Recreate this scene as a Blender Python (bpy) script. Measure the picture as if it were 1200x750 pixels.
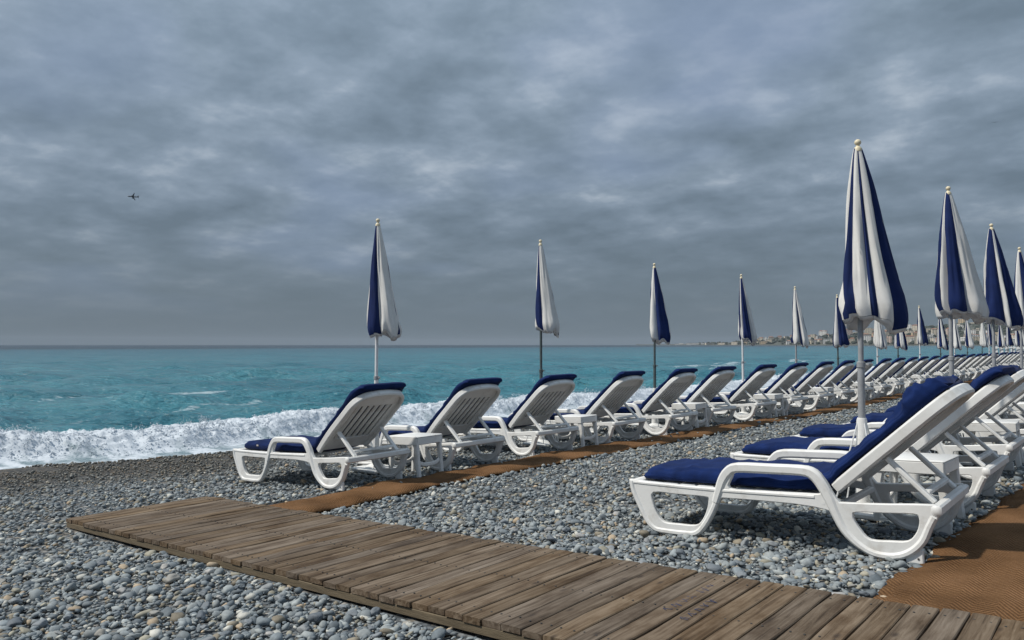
import bpy, math, random
import numpy as np
from mathutils import Vector, Matrix
for o in list(bpy.data.objects): bpy.data.objects.remove(o)
scene = bpy.context.scene
col = scene.collection
random.seed(7); rng = np.random.default_rng(7)

# ------------------------------------------------------------------ camera
YAW = math.radians(39.4); CAM_H = 1.2; FPX = 900.0
PITCH = math.atan(29 / FPX)
cam_d = bpy.data.cameras.new('camera'); cam = bpy.data.objects.new('camera', cam_d); col.objects.link(cam)
cam_d.sensor_width = 36; cam_d.lens = 36 * FPX / 1200; cam_d.clip_start = .05; cam_d.clip_end = 90000
cam.location = (0, 0, CAM_H); cam.rotation_euler = (math.pi / 2 + PITCH, 0, YAW)
scene.camera = cam
scene.render.resolution_x = 1024; scene.render.resolution_y = 640

# ------------------------------------------------------------------ light
SUN = Vector((-.5, -.6, 1)).normalized()
EL = math.asin(SUN.z)
sd = bpy.data.lights.new('sun', 'SUN'); sun = bpy.data.objects.new('sun', sd); col.objects.link(sun)
sd.energy = 4.0; sd.angle = math.radians(2.5); sd.color = (1, .95, .87)
sun.rotation_euler = SUN.to_track_quat('Z', 'Y').to_euler()
sun.location = (-10, -12, 20)
vs = scene.view_settings
vs.view_transform = 'Standard'; vs.look = 'None'; vs.gamma = 1; vs.use_curve_mapping = False; vs.exposure = 0.0

def N(nt, kind, **kw):
    n = nt.nodes.new(kind)
    for k, v in kw.items():
        if k[0] == '_': n.inputs[k[1:].replace('_', ' ')].default_value = v
        else: setattr(n, k, v)
    return n
def math_n(nt, op, a, b=None, clamp=False):
    n = nt.nodes.new('ShaderNodeMath'); n.operation = op; n.use_clamp = clamp
    for i, v in enumerate((a, b)):
        if v is None: continue
        if isinstance(v, (int, float)): n.inputs[i].default_value = v
        else: nt.links.new(v, n.inputs[i])
    return n.outputs[0]
def ramp(nt, src, stops, interp='LINEAR'):
    r = nt.nodes.new('ShaderNodeValToRGB'); r.color_ramp.interpolation = interp
    e = r.color_ramp.elements
    while len(e) < len(stops): e.new(.5)
    for el, (p, c) in zip(e, stops):
        el.position = p; el.color = (*c, 1) if len(c) == 3 else c
    nt.links.new(src, r.inputs[0]); return r.outputs[0]
def mixc(nt, fac, a, b, blend='MIX'):
    n = nt.nodes.new('ShaderNodeMix'); n.data_type = 'RGBA'; n.blend_type = blend
    for i, v in ((0, fac), (6, a), (7, b)):
        if isinstance(v, (int, float)): n.inputs[i].default_value = v
        elif isinstance(v, tuple): n.inputs[i].default_value = (*v, 1) if len(v) == 3 else v
        else: nt.links.new(v, n.inputs[i])
    return n.outputs[2]

w = bpy.data.worlds.new('World'); scene.world = w; w.use_nodes = True
nt = w.node_tree; nt.nodes.clear(); L = nt.links.new
tc = N(nt, 'ShaderNodeTexCoord'); sp = N(nt, 'ShaderNodeSeparateXYZ'); L(tc.outputs['Generated'], sp.inputs[0])
zpos = math_n(nt, 'MAXIMUM', sp.outputs[2], 0.0)
den = math_n(nt, 'ADD', zpos, .20)
cb = N(nt, 'ShaderNodeCombineXYZ')
SKY_OFF = (9.7, 27.9)
L(math_n(nt, 'ADD', math_n(nt, 'DIVIDE', sp.outputs[0], den), SKY_OFF[0]), cb.inputs[0]); L(math_n(nt, 'ADD', math_n(nt, 'DIVIDE', sp.outputs[1], den), SKY_OFF[1]), cb.inputs[1])
n1 = N(nt, 'ShaderNodeTexNoise', _Scale=3.3, _Detail=7.0, _Roughness=.54, _Distortion=.08); L(cb.outputs[0], n1.inputs['Vector'])
n2 = N(nt, 'ShaderNodeTexNoise', _Scale=.8, _Detail=3.0, _Roughness=.5); L(cb.outputs[0], n2.inputs['Vector'])
n3 = N(nt, 'ShaderNodeTexNoise', _Scale=9.0, _Detail=7.0, _Roughness=.62); L(cb.outputs[0], n3.inputs['Vector'])
s = math_n(nt, 'ADD', math_n(nt, 'MULTIPLY', n1.outputs[0], .50), math_n(nt, 'MULTIPLY', n2.outputs[0], .36))
s = math_n(nt, 'ADD', s, math_n(nt, 'MULTIPLY', n3.outputs[0], .14))
cloud = ramp(nt, s, [(.38, (.142, .192, .244)), (.47, (.192, .252, .320)), (.535, (.250, .316, .396)), (.62, (.42, .485, .56))])
horiz = N(nt, 'ShaderNodeMapRange', interpolation_type='SMOOTHSTEP'); horiz.inputs[1].default_value = 0.0; horiz.inputs[2].default_value = .20
L(zpos, horiz.inputs[0])
cloud = mixc(nt, horiz.outputs[0], (.150, .197, .240), cloud)
lift = N(nt, 'ShaderNodeMapRange'); lift.inputs[1].default_value = 0.05; lift.inputs[2].default_value = .9; lift.inputs[3].default_value = .90; lift.inputs[4].default_value = 1.75
L(zpos, lift.inputs[0])
cl = N(nt, 'ShaderNodeVectorMath', operation='SCALE'); L(cloud, cl.inputs[0]); L(lift.outputs[0], cl.inputs['Scale'])
sky = N(nt, 'ShaderNodeTexSky', sky_type='NISHITA', sun_disc=False, sun_elevation=EL, sun_rotation=math.atan2(SUN.x, SUN.y))
thin = math_n(nt, 'MULTIPLY', ramp(nt, n2.outputs[0], [(.50, (0, 0, 0)), (.64, (.7, .7, .7))]), horiz.outputs[0])
cl2 = mixc(nt, thin, cl.outputs[0], (.225, .300, .440))
b1 = N(nt, 'ShaderNodeBackground', _Strength=1.0); L(cl2, b1.inputs[0])
b2 = N(nt, 'ShaderNodeBackground', _Strength=.06); L(sky.outputs[0], b2.inputs[0])
mx = N(nt, 'ShaderNodeMixShader', _Fac=.10); mx.inputs[0].default_value = .06
L(b1.outputs[0], mx.inputs[1]); L(b2.outputs[0], mx.inputs[2])
wo = N(nt, 'ShaderNodeOutputWorld'); L(mx.outputs[0], wo.inputs[0])

# ------------------------------------------------------------------ helpers
def hashn(i, j, k, seed):
    h = (i * 374761393 + j * 668265263 + k * 2147483647 + seed * 974711) & 0xFFFFFFFF
    h = ((h ^ (h >> 13)) * 1274126177) & 0xFFFFFFFF
    h = (h ^ (h >> 16)) & 0xFFFFFFFF
    return h / 4294967295.0
def vnoise(x, y, z=0.0, seed=0):                       # value noise, -1 .. 1
    x = np.asarray(x, float); y = np.asarray(y, float); z = np.asarray(z, float) + 0 * x
    i = np.floor(x).astype(np.int64); j = np.floor(y).astype(np.int64); k = np.floor(z).astype(np.int64)
    fx = x - i; fy = y - j; fz = z - k
    fx = fx * fx * fx * (fx * (fx * 6 - 15) + 10); fy = fy * fy * fy * (fy * (fy * 6 - 15) + 10); fz = fz * fz * fz * (fz * (fz * 6 - 15) + 10)
    r = 0
    for a in (0, 1):
        for b in (0, 1):
            for c in (0, 1):
                r = r + hashn(i + a, j + b, k + c, seed) * (fx if a else 1 - fx) * (fy if b else 1 - fy) * (fz if c else 1 - fz)
    return r * 2 - 1
def fbm(x, y, z=0.0, oct=4, seed=0, rough=.5):
    r = 0; a = 1; f = 1; t = 0
    for o in range(oct):
        r = r + a * vnoise(np.asarray(x) * f, np.asarray(y) * f, np.asarray(z) * f, seed + o * 17); t += a; a *= rough; f *= 2.03
    return r / t

def tag(o, label=None, cat=None, group=None, kind=None):
    if label: o['label'] = label
    if cat: o['category'] = cat
    if group: o['group'] = group
    if kind: o['kind'] = kind
    return o
def obj(name, me, parent=None, mats=()):
    o = bpy.data.objects.new(name, me); col.objects.link(o)
    if parent: o.parent = parent
    for m in mats: me.materials.append(m)
    return o
def empty(name, loc=(0, 0, 0), rot=(0, 0, 0)):
    o = bpy.data.objects.new(name, None); col.objects.link(o)
    o.location = loc; o.rotation_euler = rot; o.empty_display_size = .1; return o
def copy_tree(o, parent=None):
    c = o.copy(); col.objects.link(c); c.parent = parent
    for ch in o.children: copy_tree(ch, c)
    return c
def fast_mesh(name, v, f, smooth=True, attrs=None):
    """v (n,3), f (m,k) with constant k"""
    me = bpy.data.meshes.new(name); v = np.asarray(v, np.float32); f = np.asarray(f, np.int32)
    me.vertices.add(len(v)); me.vertices.foreach_set('co', v.ravel())
    m, k = f.shape
    me.loops.add(m * k); me.loops.foreach_set('vertex_index', f.ravel())
    me.polygons.add(m); me.polygons.foreach_set('loop_start', np.arange(m, dtype=np.int32) * k)
    try: me.polygons.foreach_set('loop_total', np.full(m, k, np.int32))
    except Exception: pass
    me.polygons.foreach_set('use_smooth', np.full(m, smooth))
    for n, a in (attrs or {}).items():
        a = np.asarray(a, np.float32)
        if a.ndim == 1: me.attributes.new(n, 'FLOAT', 'POINT').data.foreach_set('value', a)
        else: me.attributes.new(n, 'FLOAT_COLOR', 'POINT').data.foreach_set('color', np.hstack([a, np.ones((len(a), 1), np.float32)]).ravel())
    me.update(calc_edges=True); me.validate(); return me
def grid_faces(nu, nv, wrap_v=False):
    i = np.arange(nu - 1)[:, None]; j = np.arange(nv if wrap_v else nv - 1)[None, :]
    j2 = (j + 1) % nv
    return np.stack([i * nv + j, (i + 1) * nv + j, (i + 1) * nv + j2, i * nv + j2], -1).reshape(-1, 4)

class MB:
    def __init__(s): s.v = []; s.f = []; s.m = []; s.cm = 0; s.sm = []
    def add(s, v, f, smooth=True):
        o = len(s.v); s.v += [tuple(p) for p in v]
        for q in f: s.f.append(tuple(i + o for i in q)); s.m.append(s.cm); s.sm.append(smooth)
    def box(s, c, h, bev=0.0, M=None):
        x, y, z = h
        if bev <= 0:
            v = [(a * x, b * y, d * z) for a in (-1, 1) for b in (-1, 1) for d in (-1, 1)]
            f = [(0, 1, 3, 2), (4, 6, 7, 5), (0, 4, 5, 1), (2, 3, 7, 6), (0, 2, 6, 4), (1, 5, 7, 3)]
            sm = False
        else:
            e = min(bev, x * .95, y * .95, z * .95); ring = lambda X, Y: [(X, Y - e), (X - e, Y), (-X + e, Y), (-X, Y - e), (-X, -Y + e), (-X + e, -Y), (X - e, -Y), (X, -Y + e)]
            v = []
            for X, Y, Z in ((x - e, y - e, -z), (x, y, -z + e), (x, y, z - e), (x - e, y - e, z)):
                v += [(a, b, Z) for a, b in ring(X, Y)]
            f = [tuple(range(7, -1, -1)), tuple(range(24, 32))]
            for r in range(3):
                for k in range(8): k2 = (k + 1) % 8; f.append((r * 8 + k, r * 8 + k2, r * 8 + 8 + k2, r * 8 + 8 + k))
            sm = False
        if M is None: v = [(p[0] + c[0], p[1] + c[1], p[2] + c[2]) for p in v]
        else: v = [tuple(M @ Vector(p) + Vector(c)) for p in v]
        s.add(v, f, sm)
    def bar(s, a, b, w, h, bev=.004, up=(0, 0, 1)):
        a = Vector(a); b = Vector(b); d = b - a; z = d.normalized(); x = Vector(up).cross(z)
        if x.length < 1e-4: x = Vector((1, 0, 0))
        x.normalize(); y = z.cross(x)
        M = Matrix((x, y, z)).transposed()
        s.box(tuple((a + b) / 2), (w / 2, h / 2, d.length / 2), bev, M)
    def tube(s, pts, radii, n=10, cap=True):
        pts = [Vector(p) for p in pts]; rings = []
        if isinstance(radii, (int, float)): radii = [radii] * len(pts)
        t0 = (pts[1] - pts[0]).normalized(); x = t0.orthogonal().normalized()
        for i, p in enumerate(pts):
            t = (pts[min(i + 1, len(pts) - 1)] - pts[max(i - 1, 0)]).normalized()
            x = (x - t * x.dot(t)).normalized(); y = t.cross(x)
            rings.append([tuple(p + (x * math.cos(2 * math.pi * k / n) + y * math.sin(2 * math.pi * k / n)) * radii[i]) for k in range(n)])
        v = [q for r in rings for q in r]; f = []
        for i in range(len(pts) - 1):
            for k in range(n): k2 = (k + 1) % n; f.append((i * n + k, i * n + k2, i * n + n + k2, i * n + n + k))
        if cap: f += [tuple(range(n - 1, -1, -1)), tuple((len(pts) - 1) * n + k for k in range(n))]
        s.add(v, f)
    def lathe(s, prof, n=16, c=(0, 0, 0)):
        v = []; f = []
        for r, z in prof: v += [(c[0] + r * math.cos(2 * math.pi * k / n), c[1] + r * math.sin(2 * math.pi * k / n), c[2] + z) for k in range(n)]
        for i in range(len(prof) - 1):
            for k in range(n): k2 = (k + 1) % n; f.append((i * n + k, i * n + k2, i * n + n + k2, i * n + n + k))
        f += [tuple(range(n - 1, -1, -1)), tuple((len(prof) - 1) * n + k for k in range(n))]
        s.add(v, f)
    def ribbon(s, path, wid, yc, dep, ch=.008, closed=False, frame=None, samples=4):
        """rounded bar swept along a 2-D path (x,z); wid in the plane, dep across it"""
        P = np.array(path, float); n = len(P)
        W = np.array([wid] * n if isinstance(wid, (int, float)) else wid, float); out = []; ow = []
        rngi = range(n if closed else n - 1)
        for i in rngi:
            g = (lambda k: P[k % n]) if closed else (lambda k: P[min(max(k, 0), n - 1)])
            p0, p1, p2, p3 = g(i - 1), g(i), g(i + 1), g(i + 2)
            for q in range(samples):
                t = q / samples
                out.append(.5 * (2 * p1 + (p2 - p0) * t + (2 * p0 - 5 * p1 + 4 * p2 - p3) * t * t + (3 * p1 - p0 - 3 * p2 + p3) * t ** 3))
                ow.append(W[i] * (1 - t) + W[(i + 1) % n] * t)
        if not closed: out.append(P[-1]); ow.append(W[-1])
        out = np.array(out); m = len(out); v = []; f = []
        for i in range(m):
            a = out[(i - 1) % m] if closed or i > 0 else out[i]; b = out[(i + 1) % m] if closed or i < m - 1 else out[i]
            t = b - a; t = t / (np.linalg.norm(t) + 1e-9); nx, nz = -t[1], t[0]
            hw = ow[i] / 2; hd = dep / 2; c = min(ch, hw * .6, hd * .6)
            for aa, bb in ((hw, hd - c), (hw - c, hd), (-hw + c, hd), (-hw, hd - c), (-hw, -hd + c), (-hw + c, -hd), (hw - c, -hd), (hw, -hd + c)):
                p = (out[i][0] + nx * aa, yc + bb, out[i][1] + nz * aa)
                v.append(frame(p) if frame else p)
        for i in range(m if closed else m - 1):
            i2 = (i + 1) % m
            for k in range(8): k2 = (k + 1) % 8; f.append((i * 8 + k, i * 8 + k2, i2 * 8 + k2, i2 * 8 + k))
        if not closed: f += [tuple(range(7, -1, -1)), tuple((m - 1) * 8 + k for k in range(8))]
        s.add(v, f)
    def mesh(s, name, fix=True):
        me = bpy.data.meshes.new(name); me.from_pydata(s.v, [], s.f)
        me.polygons.foreach_set('material_index', s.m); me.polygons.foreach_set('use_smooth', s.sm)
        me.update()
        if fix:
            import bmesh
            bm = bmesh.new(); bm.from_mesh(me); bmesh.ops.recalc_face_normals(bm, faces=bm.faces); bm.to_mesh(me); bm.free()
        try: me.set_sharp_from_angle(angle=math.radians(38))
        except Exception: pass
        return me
    def build(s, name, mats, parent=None):
        return obj(name, s.mesh(name), parent, mats if isinstance(mats, (list, tuple)) else (mats,))

# ------------------------------------------------------------------ materials
def material(name, base, rough=.6, var=0.0, vscale=6.0, bump=0.0, bscale=40.0, spec=.4, objrand=0.0, dirt=None, dscale=3.0, stretch=(1, 1, 1), sheen=0.0):
    m = bpy.data.materials.new(name); m.use_nodes = True; nt = m.node_tree; b = nt.nodes['Principled BSDF']; L = nt.links.new
    b.inputs['Roughness'].default_value = rough; b.inputs['Specular IOR Level'].default_value = spec
    if sheen: b.inputs['Sheen Weight'].default_value = sheen
    tc = N(nt, 'ShaderNodeTexCoord'); mp = N(nt, 'ShaderNodeMapping'); L(tc.outputs['Object'], mp.inputs[0]); mp.inputs['Scale'].default_value = stretch
    c = tuple(base)
    if var:
        n = N(nt, 'ShaderNodeTexNoise', _Scale=vscale, _Detail=6.0, _Roughness=.6); L(mp.outputs[0], n.inputs['Vector'])
        c = ramp(nt, n.outputs[0], [(.3, tuple(x * (1 - var) for x in base)), (.7, tuple(min(1, x * (1 + var)) for x in base))])
    if dirt:
        n = N(nt, 'ShaderNodeTexNoise', _Scale=dscale, _Detail=8.0, _Roughness=.65); L(mp.outputs[0], n.inputs['Vector'])
        c = mixc(nt, ramp(nt, n.outputs[0], [(.52, (0, 0, 0)), (.75, (.55, .55, .55))]), c, dirt)
    if objrand:
        oi = N(nt, 'ShaderNodeObjectInfo')
        mr = N(nt, 'ShaderNodeMapRange'); L(oi.outputs['Random'], mr.inputs[0]); mr.inputs[3].default_value = 1 - objrand; mr.inputs[4].default_value = 1 + objrand
        h = N(nt, 'ShaderNodeHueSaturation'); L(mr.outputs[0], h.inputs['Value'])
        if isinstance(c, tuple): h.inputs['Color'].default_value = (*c, 1)
        else: L(c, h.inputs['Color'])
        c = h.outputs[0]
    if isinstance(c, tuple): b.inputs['Base Color'].default_value = (*c, 1)
    else: L(c, b.inputs['Base Color'])
    if bump:
        n = N(nt, 'ShaderNodeTexNoise', _Scale=bscale, _Detail=5.0); L(mp.outputs[0], n.inputs['Vector'])
        bp = N(nt, 'ShaderNodeBump', _Strength=1.0, _Distance=bump); L(n.outputs[0], bp.inputs['Height']); L(bp.outputs[0], b.inputs['Normal'])
    return m
M = {}
M['plastic'] = material('white_plastic', (.71, .71, .69), .45, .07, 4, .0008, 50, .4, .05, (.40, .36, .30), 9)
M['blue'] = material('navy_fabric', (.0062, .0185, .082), .9, .32, 9, .0015, 120, .12, .10, sheen=.03)
M['blue_canvas'] = material('navy_canvas', (.0062, .0180, .084), .85, .2, 6, .001, 120, .25, .08)
M['white_canvas'] = material('white_canvas', (.66, .655, .63), .85, .08, 5, .001, 120, .2, .05, (.45, .43, .38), 5)
M['grey_metal'] = material('galvanised_metal', (.30, .31, .32), .42, .18, 12, spec=.6, dirt=(.16, .14, .12), dscale=9)
M['dark_metal'] = material('dark_grey_metal', (.07, .09, .09), .45, .15, 12, spec=.5)
M['white_metal'] = material('white_painted_metal', (.70, .71, .71), .4, .05, 8, spec=.5, dirt=(.4, .36, .3), dscale=9)
M['cream'] = material('cream_wood', (.68, .60, .42), .45, .12, 20)
M['screw'] = material('screw_steel', (.05, .048, .045), .6)
M['ink'] = material('blue_ink', (.03, .04, .09), .8)
M['tag'] = material('woven_tag', (.45, .40, .38), .9)

def wood_material():
    m = bpy.data.materials.new('weathered_planks'); m.use_nodes = True; nt = m.node_tree; b = nt.nodes['Principled BSDF']; L = nt.links.new
    tc = N(nt, 'ShaderNodeTexCoord'); oi = N(nt, 'ShaderNodeObjectInfo')
    off = N(nt, 'ShaderNodeVectorMath', operation='SCALE'); cbx = N(nt, 'ShaderNodeCombineXYZ')
    for i in range(3): L(oi.outputs['Random'], cbx.inputs[i])
    L(cbx.outputs[0], off.inputs[0]); off.inputs['Scale'].default_value = 47
    ad = N(nt, 'ShaderNodeVectorMath', operation='ADD'); L(tc.outputs['Object'], ad.inputs[0]); L(off.outputs[0], ad.inputs[1])
    mp = N(nt, 'ShaderNodeMapping'); L(ad.outputs[0], mp.inputs[0]); mp.inputs['Scale'].default_value = (38, 1.6, 38)
    g = N(nt, 'ShaderNodeTexNoise', _Scale=1.0, _Detail=7.0, _Roughness=.62, _Distortion=.9); L(mp.outputs[0], g.inputs['Vector'])
    mp2 = N(nt, 'ShaderNodeMapping'); L(ad.outputs[0], mp2.inputs[0]); mp2.inputs['Scale'].default_value = (9, 3.2, 9)
    k = N(nt, 'ShaderNodeTexNoise', _Scale=1.0, _Detail=4.0, _Roughness=.6); L(mp2.outputs[0], k.inputs['Vector'])
    grain = ramp(nt, g.outputs[0], [(.30, (.042, .030, .021)), (.44, (.112, .086, .063)), (.58, (.166, .133, .102)), (.75, (.215, .178, .142))])
    blot = ramp(nt, k.outputs[0], [(.35, (.62, .56, .50)), (.52, (1, .98, .95)), (.7, (1.12, 1.12, 1.12))])
    c = mixc(nt, 1.0, grain, blot, 'MULTIPLY')
    # dark knots
    mp3 = N(nt, 'ShaderNodeMapping'); L(ad.outputs[0], mp3.inputs[0]); mp3.inputs['Scale'].default_value = (9, 4.0, 3)
    v = N(nt, 'ShaderNodeTexVoronoi', _Scale=1.0); L(mp3.outputs[0], v.inputs['Vector'])
    c = mixc(nt, ramp(nt, v.outputs['Distance'], [(.05, (.8, .8, .8)), (.16, (0, 0, 0))]), c, (.038, .028, .022))
    hs = N(nt, 'ShaderNodeHueSaturation'); L(c, hs.inputs['Color'])
    mr = N(nt, 'ShaderNodeMapRange'); L(oi.outputs['Random'], mr.inputs[0]); mr.inputs[3].default_value = .82; mr.inputs[4].default_value = 1.16; L(mr.outputs[0], hs.inputs['Value'])
    wn = N(nt, 'ShaderNodeTexWhiteNoise', noise_dimensions='1D'); L(oi.outputs['Random'], wn.inputs['W'])
    mr2 = N(nt, 'ShaderNodeMapRange'); L(wn.outputs[0], mr2.inputs[0]); mr2.inputs[3].default_value = .95; mr2.inputs[4].default_value = 1.35; L(mr2.outputs[0], hs.inputs['Saturation'])
    L(hs.outputs[0], b.inputs['Base Color']); b.inputs['Roughness'].default_value = .8; b.inputs['Specular IOR Level'].default_value = .25
    bp = N(nt, 'ShaderNodeBump', _Strength=.8, _Distance=.004); L(g.outputs[0], bp.inputs['Height']); L(bp.outputs[0], b.inputs['Normal'])
    return m
M['wood'] = wood_material()
M['bearer'] = material('pale_bearer_wood', (.125, .098, .062), .85, .3, 6, .002, 30, stretch=(1, 8, 8))

def pebble_material(attr):
    m = bpy.data.materials.new('pebble_stone'); m.use_nodes = True; nt = m.node_tree; b = nt.nodes['Principled BSDF']; L = nt.links.new
    tc = N(nt, 'ShaderNodeTexCoord')
    n = N(nt, 'ShaderNodeTexNoise', _Scale=55.0, _Detail=4.0, _Roughness=.6); L(tc.outputs['Object'], n.inputs['Vector'])
    mod = ramp(nt, n.outputs[0], [(.3, (.82, .82, .82)), (.7, (1.15, 1.15, 1.15))])
    if attr:
        a = N(nt, 'ShaderNodeAttribute', attribute_name='tint'); base = a.outputs['Color']
        wet = N(nt, 'ShaderNodeAttribute', attribute_name='wet')
        mr = N(nt, 'ShaderNodeMapRange'); L(wet.outputs['Fac'], mr.inputs[0]); mr.inputs[3].default_value = .75; mr.inputs[4].default_value = .32; L(mr.outputs[0], b.inputs['Roughness'])
    else:
        oi = N(nt, 'ShaderNodeObjectInfo')
        base = ramp(nt, oi.outputs['Random'], [(0, (.105, .122, .14)), (.3, (.17, .19, .205)), (.55, (.215, .235, .25)), (.72, (.26, .275, .28)), (.86, (.28, .265, .23)), (.92, (.40, .39, .37)), (1, (.13, .15, .17))])
        b.inputs['Roughness'].default_value = .6
    L(mixc(nt, 1.0, base, mod, 'MULTIPLY'), b.inputs['Base Color']); b.inputs['Specular IOR Level'].default_value = .35
    bp = N(nt, 'ShaderNodeBump', _Strength=.5, _Distance=.0015); L(n.outputs[0], bp.inputs['Height']); L(bp.outputs[0], b.inputs['Normal'])
    return m
M['pebble'] = pebble_material(True); M['pebble_single'] = pebble_material(False)

def gravel_material():
    m = bpy.data.materials.new('shingle'); m.use_nodes = True; nt = m.node_tree; b = nt.nodes['Principled BSDF']; L = nt.links.new
    tc = N(nt, 'ShaderNodeTexCoord')
    v = N(nt, 'ShaderNodeTexVoronoi', _Scale=24.0); L(tc.outputs['Object'], v.inputs['Vector'])
    sepc = N(nt, 'ShaderNodeSeparateColor'); L(v.outputs['Color'], sepc.inputs[0])
    c = ramp(nt, sepc.outputs[0], [(0, (.085, .10, .112)), (.4, (.16, .178, .19)), (.7, (.215, .23, .235)), (.85, (.24, .215, .175)), (1, (.40, .39, .37))])
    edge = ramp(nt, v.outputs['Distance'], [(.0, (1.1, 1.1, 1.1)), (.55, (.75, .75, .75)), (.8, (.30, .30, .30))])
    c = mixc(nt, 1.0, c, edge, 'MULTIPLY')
    wet = N(nt, 'ShaderNodeAttribute', attribute_name='wet')
    c = mixc(nt, wet.outputs['Fac'], c, mixc(nt, 1.0, c, (.52, .46, .40), 'MULTIPLY'))
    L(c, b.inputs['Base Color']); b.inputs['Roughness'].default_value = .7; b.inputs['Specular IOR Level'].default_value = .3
    hgt = math_n(nt, 'SUBTRACT', 1.0, v.outputs['Distance'])
    bp = N(nt, 'ShaderNodeBump', _Strength=1.0, _Distance=.025); L(hgt, bp.inputs['Height']); L(bp.outputs[0], b.inputs['Normal'])
    return m
M['gravel'] = gravel_material()

def coir_material():
    m = bpy.data.materials.new('coir'); m.use_nodes = True; nt = m.node_tree; b = nt.nodes['Principled BSDF']; L = nt.links.new
    tc = N(nt, 'ShaderNodeTexCoord'); sp = N(nt, 'ShaderNodeSeparateXYZ'); L(tc.outputs['Object'], sp.inputs[0])
    # herringbone weave: zig-zag of short diagonal ribs
    zig = math_n(nt, 'PINGPONG', sp.outputs[0], .085)
    nz = N(nt, 'ShaderNodeTexNoise', _Scale=9.0, _Detail=3.0); L(tc.outputs['Object'], nz.inputs['Vector'])
    yy = math_n(nt, 'ADD', sp.outputs[1], math_n(nt, 'MULTIPLY', zig, 1.7))
    yy = math_n(nt, 'ADD', yy, math_n(nt, 'MULTIPLY', nz.outputs[0], .03))
    rib = math_n(nt, 'SINE', math_n(nt, 'MULTIPLY', yy, 2 * math.pi / .036))
    rib01 = math_n(nt, 'ADD', math_n(nt, 'MULTIPLY', rib, .5), .5)
    fine = N(nt, 'ShaderNodeTexNoise', _Scale=210.0, _Detail=3.0, _Roughness=.7); L(tc.outputs['Object'], fine.inputs['Vector'])
    big = N(nt, 'ShaderNodeTexNoise', _Scale=2.3, _Detail=5.0, _Roughness=.6); L(tc.outputs['Object'], big.inputs['Vector'])
    c = ramp(nt, fine.outputs[0], [(.25, (.068, .037, .018)), (.5, (.162, .083, .035)), (.75, (.235, .138, .072))])
    c = mixc(nt, 1.0, c, ramp(nt, big.outputs[0], [(.3, (.60, .58, .55)), (.52, (1, 1, 1)), (.72, (1.32, 1.34, 1.42))]), 'MULTIPLY')
    rib_tone = rib01  # colour follows the weave: rib crests paler, grooves between them darker
    c = mixc(nt, rib_tone, mixc(nt, 1.0, c, (.66, .64, .62), 'MULTIPLY'), mixc(nt, 1.0, c, (1.32, 1.36, 1.45), 'MULTIPLY'))
    L(c, b.inputs['Base Color']); b.inputs['Roughness'].default_value = .95; b.inputs['Specular IOR Level'].default_value = .1
    h = math_n(nt, 'ADD', math_n(nt, 'MULTIPLY', rib01, .6), fine.outputs[0])
    bp = N(nt, 'ShaderNodeBump', _Strength=.9, _Distance=.006); L(h, bp.inputs['Height']); L(bp.outputs[0], b.inputs['Normal'])
    return m
M['coir'] = coir_material()

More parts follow.
